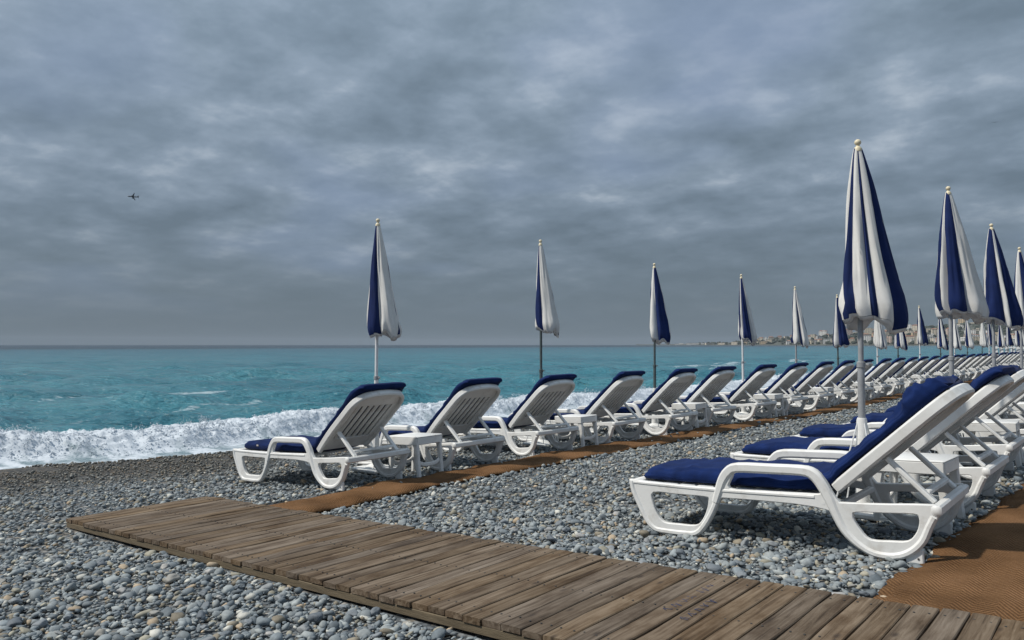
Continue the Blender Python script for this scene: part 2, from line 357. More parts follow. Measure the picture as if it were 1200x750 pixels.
def water_material():
    m = bpy.data.materials.new('sea_water'); m.use_nodes = True; nt = m.node_tree; b = nt.nodes['Principled BSDF']; L = nt.links.new
    tc = N(nt, 'ShaderNodeTexCoord')
    mp = N(nt, 'ShaderNodeMapping', vector_type='TEXTURE'); L(tc.outputs['Object'], mp.inputs[0]); mp.inputs['Scale'].default_value = (2.4, 1.0, 1); mp.inputs['Rotation'].default_value = (0, 0, math.radians(48))
    n = N(nt, 'ShaderNodeTexNoise', _Scale=2.8, _Detail=7.0, _Roughness=.66, _Distortion=.1); L(mp.outputs[0], n.inputs['Vector'])
    n2 = N(nt, 'ShaderNodeTexNoise', _Scale=.16, _Detail=4.0, _Roughness=.55); L(mp.outputs[0], n2.inputs['Vector'])
    c = ramp(nt, n2.outputs[0], [(.35, (.036, .155, .202)), (.5, (.051, .196, .246)), (.65, (.066, .226, .272))])
    spx = N(nt, 'ShaderNodeSeparateXYZ'); L(tc.outputs['Object'], spx.inputs[0])
    n4 = N(nt, 'ShaderNodeTexNoise', _Scale=.012, _Detail=3.0); L(tc.outputs['Object'], n4.inputs['Vector'])
    off = math_n(nt, 'SUBTRACT', math_n(nt, 'MULTIPLY', n4.outputs[0], 120.0), spx.outputs[0])       # metres offshore: sandy turquoise shelf, then deep blue water
    deep = N(nt, 'ShaderNodeMapRange', interpolation_type='SMOOTHSTEP'); deep.inputs[1].default_value = 300; deep.inputs[2].default_value = 460; L(off, deep.inputs[0])
    mid = N(nt, 'ShaderNodeMapRange', interpolation_type='SMOOTHSTEP'); mid.inputs[1].default_value = 70; mid.inputs[2].default_value = 300; L(off, mid.inputs[0])
    c = mixc(nt, mid.outputs[0], c, (.030, .120, .165))
    c = mixc(nt, deep.outputs[0], c, (.010, .026, .040))
    fo = N(nt, 'ShaderNodeAttribute', attribute_name='foam')
    fn = N(nt, 'ShaderNodeTexNoise', _Scale=7.0, _Detail=6.0, _Roughness=.7); L(mp.outputs[0], fn.inputs['Vector'])
    fm = math_n(nt, 'MULTIPLY', math_n(nt, 'SUBTRACT', math_n(nt, 'ADD', fo.outputs['Fac'], math_n(nt, 'MULTIPLY', fn.outputs[0], .9)), .92), 3.2, True)
    c = mixc(nt, fm, c, (.72, .77, .80))
    L(c, b.inputs['Base Color'])
    L(math_n(nt, 'ADD', math_n(nt, 'MULTIPLY', fm, .5), .16), b.inputs['Roughness']); b.inputs['IOR'].default_value = 1.333
    mpl = N(nt, 'ShaderNodeMapping', vector_type='TEXTURE'); L(tc.outputs['Object'], mpl.inputs[0]); mpl.inputs['Scale'].default_value = (2.6, 1.0, 1); mpl.inputs['Rotation'].default_value = (0, 0, math.radians(42))
    nl = N(nt, 'ShaderNodeTexNoise', _Scale=.75, _Detail=5.0, _Roughness=.62, _Distortion=.1); L(mpl.outputs[0], nl.inputs['Vector'])
    bl = N(nt, 'ShaderNodeBump', _Strength=1.0, _Distance=.95); L(nl.outputs[0], bl.inputs['Height'])
    bp = N(nt, 'ShaderNodeBump', _Strength=1.0, _Distance=.16); L(n.outputs[0], bp.inputs['Height']); L(bl.outputs[0], bp.inputs['Normal']); L(bp.outputs[0], b.inputs['Normal'])
    return m
M['water'] = water_material()
def foam_material():
    m = bpy.data.materials.new('sea_foam'); m.use_nodes = True; nt = m.node_tree; b = nt.nodes['Principled BSDF']; L = nt.links.new
    tc = N(nt, 'ShaderNodeTexCoord'); fo = N(nt, 'ShaderNodeAttribute', attribute_name='foam')
    fn = N(nt, 'ShaderNodeTexNoise', _Scale=9.0, _Detail=7.0, _Roughness=.72); L(tc.outputs['Object'], fn.inputs['Vector'])
    fm = math_n(nt, 'MULTIPLY', math_n(nt, 'SUBTRACT', math_n(nt, 'ADD', fo.outputs['Fac'], fn.outputs[0]), .78), 3.0, True)
    L(mixc(nt, fm, (.15, .22, .245), (.57, .62, .67)), b.inputs['Base Color'])
    L(math_n(nt, 'ADD', math_n(nt, 'MULTIPLY', fm, .5), .2), b.inputs['Roughness'])
    bp = N(nt, 'ShaderNodeBump', _Strength=.6, _Distance=.02); L(fn.outputs[0], bp.inputs['Height']); L(bp.outputs[0], b.inputs['Normal'])
    return m
M['foam'] = foam_material()

# ------------------------------------------------------------------ terrain
SEA = -.62; SL = .045
def ground(x):
    x = np.asarray(x, float)
    z = SL * (np.minimum(x, 3) + 1) - .022 * np.maximum(0, -(x + 9.5)) ** 2
    return np.maximum(z, -3)
def relief(x, y): return .022 * fbm(np.asarray(x) * .7, np.asarray(y) * .7, oct=3, seed=5) + .012 * fbm(np.asarray(x) * 2.6, np.asarray(y) * 2.6, oct=2, seed=9) + .17 * np.exp(-((np.asarray(y) - 2.6) / 3.0) ** 2) * np.clip((-np.asarray(x) - 9.6) / 2.2, 0, 1)
def shore(y):                                              # x of the water's edge
    y = np.asarray(y, float)
    return -12.35 + .30 * np.sin(y * .42 + .2) + .22 * np.sin(y * .95 + 1.5) - 1.25 * np.exp(-((y - 2.3) / 3.0) ** 2) + .008 * np.clip(y, 0, 60)
def graded(a, b, s0, g):
    out = [a]; d = 0
    while out[-1] < b: st = max(s0, g * d); out.append(out[-1] + st); d += st
    return np.array(out)
gx = np.concatenate([np.arange(-15, 2.5, .16), graded(2.5, 160, .3, .2)])
gy = np.concatenate([np.arange(-6, 16, .16), graded(16, 900, .25, .05)])
X, Y = np.meshgrid(gx, gy, indexing='ij')
wet_f = lambda x, y: np.clip((-(x - shore(y)) + 5.2) / 2.6 + .5 * fbm(x * .8, y * .8, oct=3, seed=3), 0, 1)
Zg = ground(X) + relief(X, Y) - .012
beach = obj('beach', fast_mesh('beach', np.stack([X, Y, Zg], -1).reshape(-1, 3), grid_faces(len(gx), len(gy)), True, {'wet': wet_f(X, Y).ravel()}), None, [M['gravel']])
tag(beach, 'grey pebble beach sloping gently down to the breaking waves', None, None, 'structure')

# ------------------------------------------------------------------ sea
u = np.concatenate([np.arange(0, 8, .13), 8 + graded(0, 9000, .13, .028)])
xs_off = -u
ys = np.concatenate([-graded(6, 2500, .6, .25)[::-1], np.arange(-5.8, 26, .19), graded(26, 9000, .25, .03)])
U, Yw = np.meshgrid(u, ys, indexing='ij')
Xs = -11.2 - U
du = np.gradient(u)[:, None]; dy = np.gradient(ys)[None, :]
Zw = np.full_like(Xs, SEA)
wr = np.random.default_rng(21)
fade = np.clip(U / 5 - .25, .12, 1)
for k in range(46):
    lam = .6 * (9 / .6) ** wr.random()
    ang = math.radians(152 + wr.normal(0, 28)); kx, ky = math.cos(ang) * 2 * math.pi / lam, math.sin(ang) * 2 * math.pi / lam
    amp = .0165 * lam ** .40
    wgt = np.clip((lam / np.maximum(du * abs(math.cos(ang)) + dy * abs(math.sin(ang)) * .7, 1e-3) - 2.5) / 2, 0, 1)
    ph = kx * Xs + ky * Yw + wr.random() * 6.28
    Zw += amp * wgt * (np.cos(ph) + .22 * np.cos(2 * ph)) * fade
patch = .5 + .5 * fbm(Xs / 9, Yw / 16, oct=3, seed=44)
Zw = SEA + (Zw - SEA) * (.55 + .9 * patch)
cap = fbm(Xs / 1.1, Yw / 6.5, oct=4, seed=31, rough=.55)
band = np.exp(-((U - 17 - 2.0 * fbm(Yw / 14, 0 * Yw, oct=2, seed=8)) / 1.1) ** 2) * np.clip(fbm(Yw / 5, Yw * 0 + 3, oct=2, seed=77) * 2 + .15, 0, 1)
behind = np.exp(-np.maximum(0, U - 2.4) / 1.7) * (1.0 + .6 * fbm(Xs / .8, Yw / 1.6, oct=3, seed=61))
foam = np.clip((cap - .40) * 2.6, 0, .55) * np.clip(1 - U / 120, 0, 1) + .62 * band + .75 * behind
foam = np.clip(foam, 0, 1) * (du < 2) * (dy < 3)
sea = obj('sea', fast_mesh('sea', np.stack([Xs, Yw, Zw], -1).reshape(-1, 3), grid_faces(len(u), len(ys))[:, ::-1], True, {'foam': foam.ravel()}), None, [M['water']])
tag(sea, 'choppy turquoise sea reaching to the horizon', None, None, 'structure')

# breaking wave along the shore
yb = np.concatenate([np.arange(-3, 22, .032), graded(22, 110, .05, .02)])
prof_d = np.array([-.75, -.35, 0, .25, .42, .60, .80, 1.0, 1.25, 1.6, 2.1, 2.8, 3.6])
prof_h = np.array([-.06, .012, .03, .08, .22, .62, .90, 1.0, .97, .78, .45, .15, -.12])
dd = np.concatenate([np.linspace(-.75, .1, 14), np.linspace(.12, 1.7, 74), np.linspace(1.75, 3.6, 34)])
D, YB = np.meshgrid(dd, yb, indexing='ij')
Hy = .46 + .13 * np.sin(YB * .33 + 2.2) + .10 * fbm(YB / 3.0, YB * 0, oct=3, seed=12)
Hy = Hy * (.72 + .28 * np.clip((YB + 2) / 4, 0, 1)) * (1 - .42 * np.clip((YB - 8) / 8, 0, 1))
env = np.interp(D + .25 * fbm(YB / 1.1, YB * 0 + 9, oct=3, seed=15), prof_d, prof_h)
XB = shore(YB) - D
zb0 = np.where(D < .25, np.maximum(ground(XB) + relief(XB, YB) + .012, SEA + .02), SEA)
ZB = zb0 + env * Hy
amp = np.clip(env, 0.05, 1) * Hy / .5
bil = lambda sc, sd: 1 - 2 * np.abs(vnoise(XB / sc + 3.1 * ZB, YB / sc, ZB / sc * 1.3, sd))
disp = .17 * fbm(XB / .7, YB / .7, ZB / .7, oct=2, seed=70) + .085 * bil(.30, 71) + .045 * bil(.13, 72) + .030 * bil(.075, 74) + .016 * vnoise(XB / .05, YB / .05, ZB / .05, 73)
ZB = ZB + amp * disp
XB = XB + amp * (.12 * fbm(XB / .35, YB / .35, ZB / .35, oct=3, seed=80))
fB = np.clip(1.05 - np.clip(D - 1.5, 0, 9) * .36 + .35 * fbm(XB / .7, YB / .9, oct=3, seed=90), 0, 1)
fB = np.where(D < -.15, np.clip(fB * (.30 + (D + .75) * .55), 0, 1), fB)
streak = fbm(YB / .22, D * 1.6, oct=3, seed=95)
fB = np.where((D < .75) & (D >= -.15), fB * (.40 + .45 * np.clip((D - .15) / .6, 0, 1)) + .38 * streak, fB)
fB = np.clip(fB, 0, 1)
wave = obj('breaking_wave', fast_mesh('breaking_wave', np.stack([XB, YB, ZB], -1).reshape(-1, 3), grid_faces(len(dd), len(yb))[:, ::-1], True, {'foam': fB.ravel()}), None, [M['foam']])
tag(wave, 'white foaming wave breaking along the pebble shore', None, None, 'stuff')

# ---- small solids used in bulk
def ico(sub):
    import bmesh
    bm = bmesh.new(); bmesh.ops.create_icosphere(bm, subdivisions=sub, radius=1.0)
    v = np.array([x.co[:] for x in bm.verts]); f = np.array([[q.index for q in p.verts] for p in bm.faces]); bm.free(); return v, f
ICO = {k: ico(k) for k in (1, 2, 3)}
def octa():
    v = np.array([(1, 0, 0), (-1, 0, 0), (0, 1, 0), (0, -1, 0), (0, 0, 1), (0, 0, -1)], float)
    f = np.array([(0, 2, 4), (2, 1, 4), (1, 3, 4), (3, 0, 4), (2, 0, 5), (1, 2, 5), (3, 1, 5), (0, 3, 5)]); return v, f
def rot_mats(n, r, tilt=.35):
    a = r.random(n) * 2 * math.pi; b = r.normal(0, tilt, n); c = r.normal(0, tilt, n)
    ca, sa, cb_, sb, cc, sc = np.cos(a), np.sin(a), np.cos(b), np.sin(b), np.cos(c), np.sin(c)
    Rz = np.zeros((n, 3, 3)); Rz[:, 0, 0] = ca; Rz[:, 0, 1] = -sa; Rz[:, 1, 0] = sa; Rz[:, 1, 1] = ca; Rz[:, 2, 2] = 1
    Rx = np.zeros((n, 3, 3)); Rx[:, 0, 0] = 1; Rx[:, 1, 1] = cb_; Rx[:, 1, 2] = -sb; Rx[:, 2, 1] = sb; Rx[:, 2, 2] = cb_
    Ry = np.zeros((n, 3, 3)); Ry[:, 1, 1] = 1; Ry[:, 0, 0] = cc; Ry[:, 0, 2] = sc; Ry[:, 2, 0] = -sc; Ry[:, 2, 2] = cc
    return Rx @ Ry @ Rz
def scatter(name, pos, R, S, shape, extra=None):
    bv, bf = shape; n = len(pos); k = len(bv)
    P = np.einsum('nij,nkj->nki', R, bv[None] * S[:, None, :]) + pos[:, None, :]
    F = (bf[None] + (np.arange(n) * k)[:, None, None]).reshape(-1, 3)
    at = {q: np.repeat(a, k, 0) for q, a in (extra or {}).items()}
    return P.reshape(-1, 3), F, at
# spray above the crest
r = np.random.default_rng(5)
npl, per = 1700, 24                                       # jets of droplets thrown from the crest on ballistic arcs
py = -3 + (r.random(npl) ** 1.3) * 44
burst = np.clip(.35 + 1.3 * fbm(py / .9, py * 0, oct=3, seed=101), .05, 1.5)
pd = r.normal(.85, .28, npl); vz = (.7 + .9 * r.random(npl)) * np.sqrt(burst) * 1.15; vd = r.normal(-.35, .45, npl); vy = r.normal(0, .35, npl)
tt_ = r.random((npl, per)) ** 1.4 * .32
hy = (.46 + .13 * np.sin(py * .33 + 2.2) + .10 * fbm(py / 3.0, py * 0, oct=3, seed=12)) * (.72 + .28 * np.clip((py + 2) / 4, 0, 1)) * (1 - .42 * np.clip((py - 8) / 8, 0, 1))
z0 = SEA + np.interp(pd, prof_d, prof_h) * hy
jit = lambda sc: r.normal(0, sc, (npl, per)) * (.3 + tt_ * 5)
sy = (py[:, None] + vy[:, None] * tt_ + jit(.018)).ravel(); sdp = (pd[:, None] + vd[:, None] * tt_ + jit(.018)).ravel(); sz = (z0[:, None] + vz[:, None] * tt_ - 4.9 * tt_ ** 2 * .8 + jit(.014) + .02).ravel(); ns = npl * per
rad = np.clip(r.lognormal(-5.25, .5, ns), .002, .014) * (1.25 - 2.0 * tt_.ravel())
P, F, at = scatter('s', np.stack([shore(sy) - sdp, sy, sz], -1), rot_mats(ns, r, 1), np.stack([rad, rad, rad * (1 + r.random(ns))], -1), octa())
# bubbles and clots riding on the wave's face
nbub = 26000; k_ = r.integers(0, ZB.size, nbub * 3); k_ = k_[(env.ravel()[k_] > .12) & (D.ravel()[k_] < 1.5) & (YB.ravel()[k_] < 24)][:nbub]
rb_ = np.clip(r.lognormal(-4.9, .45, len(k_)), .003, .02)
P2, F2, _ = scatter('b', np.stack([XB.ravel()[k_], YB.ravel()[k_], ZB.ravel()[k_]], -1) + r.normal(0, .02, (len(k_), 3)) * np.array([1, 1, .6]), rot_mats(len(k_), r, 1), np.stack([rb_, rb_ * 1.2, rb_], -1), octa())
F = np.vstack([F, F2 + len(P)]); P = np.vstack([P, P2])
at = {'foam': np.ones(len(P))}
spray = obj('wave_spray', fast_mesh('wave_spray', P, F, True, at), None, [M['foam']])
tag(spray, 'white spray droplets thrown up by the breaking wave', None, None, 'stuff')

# ------------------------------------------------------------------ boardwalk
BW_X0, BW_Y0, BW_Y1, PITCHW = -6.68, 2.53, 3.70, .111
bw = empty('boardwalk', (0, 0, 0)); tag(bw, 'weathered grey-brown wooden plank boardwalk laid across the pebbles', 'boardwalk')
BTOP = .068
r = random.Random(3)
x = BW_X0; nplank = 0
while x < 2.2:
    wd = PITCHW * (.925 + .02 * r.random()); yl = BW_Y0 - .015 + r.uniform(-.006, .006); yh = BW_Y1 + r.uniform(-.010, .010)
    mb = MB(); hw = wd / 2; hl = (yh - yl) / 2
    e = .004
    # plank with worn edges and a slight crown, cut in lengths so that it can bow
    ny = 9; rows = []
    for i in range(ny):
        yy = -hl + 2 * hl * i / (ny - 1); zz = .003 * math.sin(i * 1.3 + nplank) * r.random(); dx = .0015 * math.sin(i * .9 + nplank * 2)
        rows.append([(-hw + dx, yy, -.027), (-hw + dx, yy, -e + zz), (-hw + e + dx, yy, zz), (0 + dx, yy, zz + .0012), (hw - e + dx, yy, zz), (hw + dx, yy, -e + zz), (hw + dx, yy, -.027)])
    v = [p for q in rows for p in q]; f = []
    for i in range(ny - 1):
        for k in range(7): k2 = (k + 1) % 7; f.append((i * 7 + k, i * 7 + k2, i * 7 + 7 + k2, i * 7 + 7 + k))
    f += [tuple(range(6, -1, -1)), tuple((ny - 1) * 7 + k for k in range(7))]
    mb.add(v, f, False); mb.cm = 1
    for sy_ in (-hl + .10, -.02, hl - .10):
        for sx in (-hw * .55, hw * .55):
            mb.lathe([(.0048, -.002), (.0048, .0022), (.003, .0028)], 6, (sx + r.uniform(-.006, .006), sy_ + r.uniform(-.01, .01), .0012))
    o = mb.build('plank', [M['wood'], M['screw']], bw)
    cx = x + PITCHW / 2
    o.location = (cx, (yl + yh) / 2, float(ground(cx)) + BTOP + r.uniform(-.0025, .0025)); o.rotation_euler = (r.uniform(-.002, .002), -math.atan(SL) + r.uniform(-.006, .006), r.uniform(-.004, .004))
    x += PITCHW; nplank += 1
for yb_ in (BW_Y0 + .0105, (BW_Y0 + BW_Y1) / 2, BW_Y1 - .03):
    mb = MB(); mb.bar((BW_X0 + .01, yb_, float(ground(BW_X0)) + BTOP - .050), (2.2, yb_, float(ground(2.2)) + BTOP - .050), .045, .040, .003)
    mb.build('bearer', M['bearer'], bw)
# scribbled pen marks on two planks (illegible loops, as in the photograph)
def scribble(cx, y0, y1, seed):
    rr = random.Random(seed); mb = MB(); y = y0
    while y < y1:
        pts = []; n = rr.randint(3, 6); a = rr.random() * 6
        for i in range(n): pts.append((cx + .022 * math.sin(a + i * 1.7) + rr.uniform(-.008, .008), y + i * .009 + rr.uniform(-.006, .006), 0))
        for p, q in zip(pts, pts[1:]):
            z = lambda t: float(ground(t[0])) + BTOP + .0042
            mb.bar((p[0], p[1], z(p)), (q[0], q[1], z(q)), .0035, .001, 0)
        y += n * .009 + rr.uniform(.012, .03)
    mb.build('pen_scribble', M['ink'], bw)['kind'] = 'stuff'
pidx = lambda xx: BW_X0 + (int((xx - BW_X0) / PITCHW) + .5) * PITCHW
scribble(pidx(-1.62), 3.05, 3.27, 1); scribble(pidx(-1.62), 3.36, 3.52, 2); scribble(pidx(-1.48), 2.98, 3.30, 4)

# ------------------------------------------------------------------ coir mats
LROW_Y = np.array([0, 5, 9, 12, 15, 21, 33, 60, 90]); LROW_X = np.array([-5.95, -5.93, -5.75, -5.56, -5.37, -5.2, -5.02, -4.85, -4.75])
lrow = lambda y: float(np.interp(y, LROW_Y, LROW_X))
def mat_strip(name, xl, xr, y0, y1, label, seed, nx=14, sag=.02):
    yy = graded(y0, y1, .05, .02); tt = np.linspace(0, 1, nx)
    T, YY = np.meshgrid(tt, yy, indexing='ij')
    a = np.array([xl(q) for q in yy])[None, :]; b = np.array([xr(q) for q in yy])[None, :]
    a = a + .022 * fbm(YY / .7, YY * 0 + seed, oct=3, seed=seed); b = b + .032 * fbm(YY / .6, YY * 0 + seed + 4, oct=3, seed=seed + 1)
    a = a + .010 * vnoise(YY / .07, YY * 0, 0, seed + 6); b = b + .012 * vnoise(YY / .07, YY * 0 + 5, 0, seed + 7)
    XX = a + (b - a) * T
    edge_d = np.minimum(T, 1 - T) * np.abs(b - a)
    lift = .016 + .020 * np.clip(edge_d / .10, 0, 1) + sag * fbm(XX / .5, YY / .30, oct=3, seed=seed + 2) * np.clip(edge_d / .06 + .25, 0, 1)
    ZZ = ground(XX) + relief(XX, YY) + lift
    n = XX.size; top = np.stack([XX, YY, ZZ], -1).reshape(-1, 3); bot = top - np.array([0, 0, .014])
    f = grid_faces(nx, len(yy)); fb = f[:, ::-1] + n
    m = len(yy); e = []
    def edge(ids):
        for p, q in zip(ids, ids[1:]): e.append((p, q, q + n, p + n))
    edge([j for j in range(m)]); edge([(nx - 1) * m + j for j in range(m)][::-1]); edge([i * m for i in range(nx)][::-1]); edge([i * m + m - 1 for i in range(nx)])
    o = obj(name, fast_mesh(name, np.vstack([top, bot]), np.vstack([f[:, ::-1], fb[:, ::-1], np.array(e)[:, ::-1]]), True), None, [M['coir']])
    return tag(o, label, 'mat', 'coir walking mats')
mat_strip('coir_mat', lambda y: lrow(y) - .10 + .06 * math.sin(y * .5), lambda y: lrow(y) + .60 - .17 * min(1, max(0, (y - 6) / 4)) + .05 * math.sin(y * .8), 3.72, 70,
          'long narrow brown coir mat running along the seaward loungers', 11, sag=.034)
mat_strip('coir_mat', lambda y: -1.0 + .05 * (y - 4) * (y < 9) + .25 * (y >= 9) + .02 * math.sin(y * 7), lambda y: .75, 3.72, 40,
          'wide brown woven coir mat behind the landward loungers, meeting the boardwalk', 23, nx=22, sag=.012)

# ------------------------------------------------------------------ pebbles
def exclude(x, y):
    on_bw = (x > BW_X0 - .03) & (x < 2.3) & (y > BW_Y0 - .05) & (y < BW_Y1 + .035)
    lr = np.interp(y, LROW_Y, LROW_X); wob = .032 * fbm(y / .6, y * 0 + 15, oct=3, seed=12)
    re = lr + .60 - .17 * np.clip((y - 6) / 4, 0, 1) + .05 * np.sin(y * .8) + wob
    on_l = (x > lr - .14) & (x < re - .01) & (y > 3.6)
    on_r = (x > -.985 + .05 * (y - 4) + .03) & (x < .75) & (y > 3.6)
    kick = (hashn((x * 1000).astype(np.int64), (y * 1000).astype(np.int64), np.int64(1), 3) < .010) & ~on_bw & on_l
    return (on_bw | on_l | on_r) & ~kick
def on_mat(x, y):
    lr = np.interp(y, LROW_Y, LROW_X)
    return (((x > lr - .06) & (x < lr + .40) & (y > 4)) | ((x > -.90) & (x < .70) & (y > 4))).astype(float)
cy, sy_ = math.cos(YAW), math.sin(YAW)
def cam_xy(x, y): return x * cy + y * sy_, -x * sy_ + y * cy       # right, depth
def sample(n, x0, x1, y0, y1, dmax, dmin, r):
    x = x0 + (x1 - x0) * r.random(n); y = y0 + (y1 - y0) * r.random(n)
    cr, cd = cam_xy(x, y)
    ok = (cd > .3) & (np.abs(cr) < cd * .69 + 1.1) & (x > shore(y) - .25) & ~exclude(x, y)
    d = np.hypot(x, y); ok &= (d < dmax) & (d >= dmin)
    return x[ok], y[ok]
def tints(n, x, y, r):
    base = r.choice(8, n, p=[.23, .25, .22, .13, .05, .045, .05, .025])
    pal = np.array([(.145, .165, .185), (.195, .215, .232), (.235, .252, .262), (.10, .117, .135), (.27, .25, .205), (.42, .41, .385), (.19, .165, .13), (.33, .26, .19)])
    c = pal[base] * r.normal(1, .14, (n, 1))  .clip(.6, 1.5) * 1.17 * np.array([1.0, 1.01, .965])
    wv = wet_f(x, y)[:, None]
    return c * (1 - wv) + c * np.array([.55, .48, .40]) * wv, wv[:, 0]
def pebbles(n, area, dmin, dmax, shape, size, r):
    x, y = sample(n, *area, dmax, dmin, r); n = len(x)
    small = np.clip((-x - 7.0) / 3.0, 0, 1)
    a = np.clip(r.lognormal(math.log(size), .40, n), .006, .042) * (1 - .28 * small)
    S = np.stack([a, a * r.uniform(.6, .95, n), a * r.uniform(.32, .66, n)], -1)
    z = ground(x) + relief(x, y) + S[:, 2] * r.uniform(-.25, .75, n) + .002 + .045 * on_mat(x, y)
    t, wv = tints(n, x, y, r)
    bv, bf = shape
    return scatter('p', np.stack([x, y, z], -1), rot_mats(n, r, .33), S, shape, {'tint': t, 'wet': wv})
r = np.random.default_rng(99)
def lumpy(sub, seed):
    v, f = ICO[sub]; k = 1 + .30 * vnoise(v[:, 0] * 1.3 + seed, v[:, 1] * 1.3, v[:, 2] * 1.3, seed) + .10 * vnoise(v[:, 0] * 3 + seed, v[:, 1] * 3, v[:, 2] * 3, seed)
    vv = v * k[:, None]; vv = np.sign(vv) * np.abs(vv) ** .9; return vv, f
parts = []
for q in range(4): parts.append(pebbles(4300, (-6.5, 2.6, 1.2, 6.6), 0, 6.2, lumpy(2, q * 5 + 1), .0170, r))
for q in range(4): parts.append(pebbles(14000, (-6.5, 2.6, 1.2, 6.6), 0, 6.2, lumpy(1, q * 5 + 3), .0115, r))
for q in range(4): parts.append(pebbles(19000, (-13.3, 1.5, 1.6, 13), 6.0, 11.5, lumpy(1, q * 7 + 2), .0165, r))
for q in range(2): parts.append(pebbles(24000, (-13.3, -.5, 4, 26), 11.5, 24, lumpy(1, q * 7 + 40), .022, r))
V = []; F = []; A = {'tint': [], 'wet': []}; o_ = 0
for P, Fq, at in parts:
    V.append(P); F.append(Fq + o_); o_ += len(P)
    for k in A: A[k].append(at[k])
peb = obj('pebbles', fast_mesh('pebbles', np.vstack(V), np.vstack(F), True, {k: np.concatenate(a) for k, a in A.items()}), None, [M['pebble']])
tag(peb, 'loose grey shingle covering the beach', None, None, 'stuff')
print('pebble tris', sum(len(q) for q in F))
# the largest pebbles in the foreground, one by one
pm = []
for q in range(8):
    v, f = lumpy(3, 60 + q * 3); me = fast_mesh('pebble', v, f, True); me.materials.append(M['pebble_single']); pm.append(me)
cand = sample(6000, -6.2, .8, 1.2, 6.4, 6.0, 0, r); nb = 0; used = []
for x, y in zip(*cand):
    if nb >= 300: break
    cr, cd = cam_xy(x, y)
    if abs(cr) > cd * .66 or (cd < 2.6): continue
    if any((x - a) ** 2 + (y - b) ** 2 < .010 for a, b in used): continue
    used.append((x, y))
    o = bpy.data.objects.new('pebble', pm[nb % 8]); col.objects.link(o); o.parent = beach
    a = float(np.clip(r.lognormal(math.log(.024), .24), .019, .042)); sc = (a, a * r.uniform(.62, .95), a * r.uniform(.38, .62))
    o.scale = sc; o.rotation_euler = (r.normal(0, .22), r.normal(0, .22), r.random() * 6.28)
    o.location = (x, y, float(ground(x) + relief(x, y)) + sc[2] * .55 + .006); nb += 1

# ------------------------------------------------------------------ sun lounger
LW = .86; HW = LW / 2
def catmull(P, n):
    P = np.array(P, float); out = []
    for i in range(len(P) - 1):
        p0, p1, p2, p3 = P[max(i - 1, 0)], P[i], P[i + 1], P[min(i + 2, len(P) - 1)]
        for q in range(n):
            t = q / n; out.append(.5 * (2 * p1 + (p2 - p0) * t + (2 * p0 - 5 * p1 + 4 * p2 - p3) * t * t + (3 * p1 - p0 - 3 * p2 + p3) * t ** 3))
    out.append(P[-1]); return np.array(out)
B0 = np.array([1.345, .365]); B1 = np.array([2.005, .935]); BT = (B1 - B0) / np.linalg.norm(B1 - B0); BN = np.array([-BT[1], BT[0]]); BL = float(np.linalg.norm(B1 - B0))
def back_frame_map(p):          # (s along the back, out of plane, across) -> lounger space
    s_, n_, a_ = p[0], p[1], p[2]
    q = B0 + BT * s_ + BN * n_; return (float(q[0]), a_, float(q[1]))
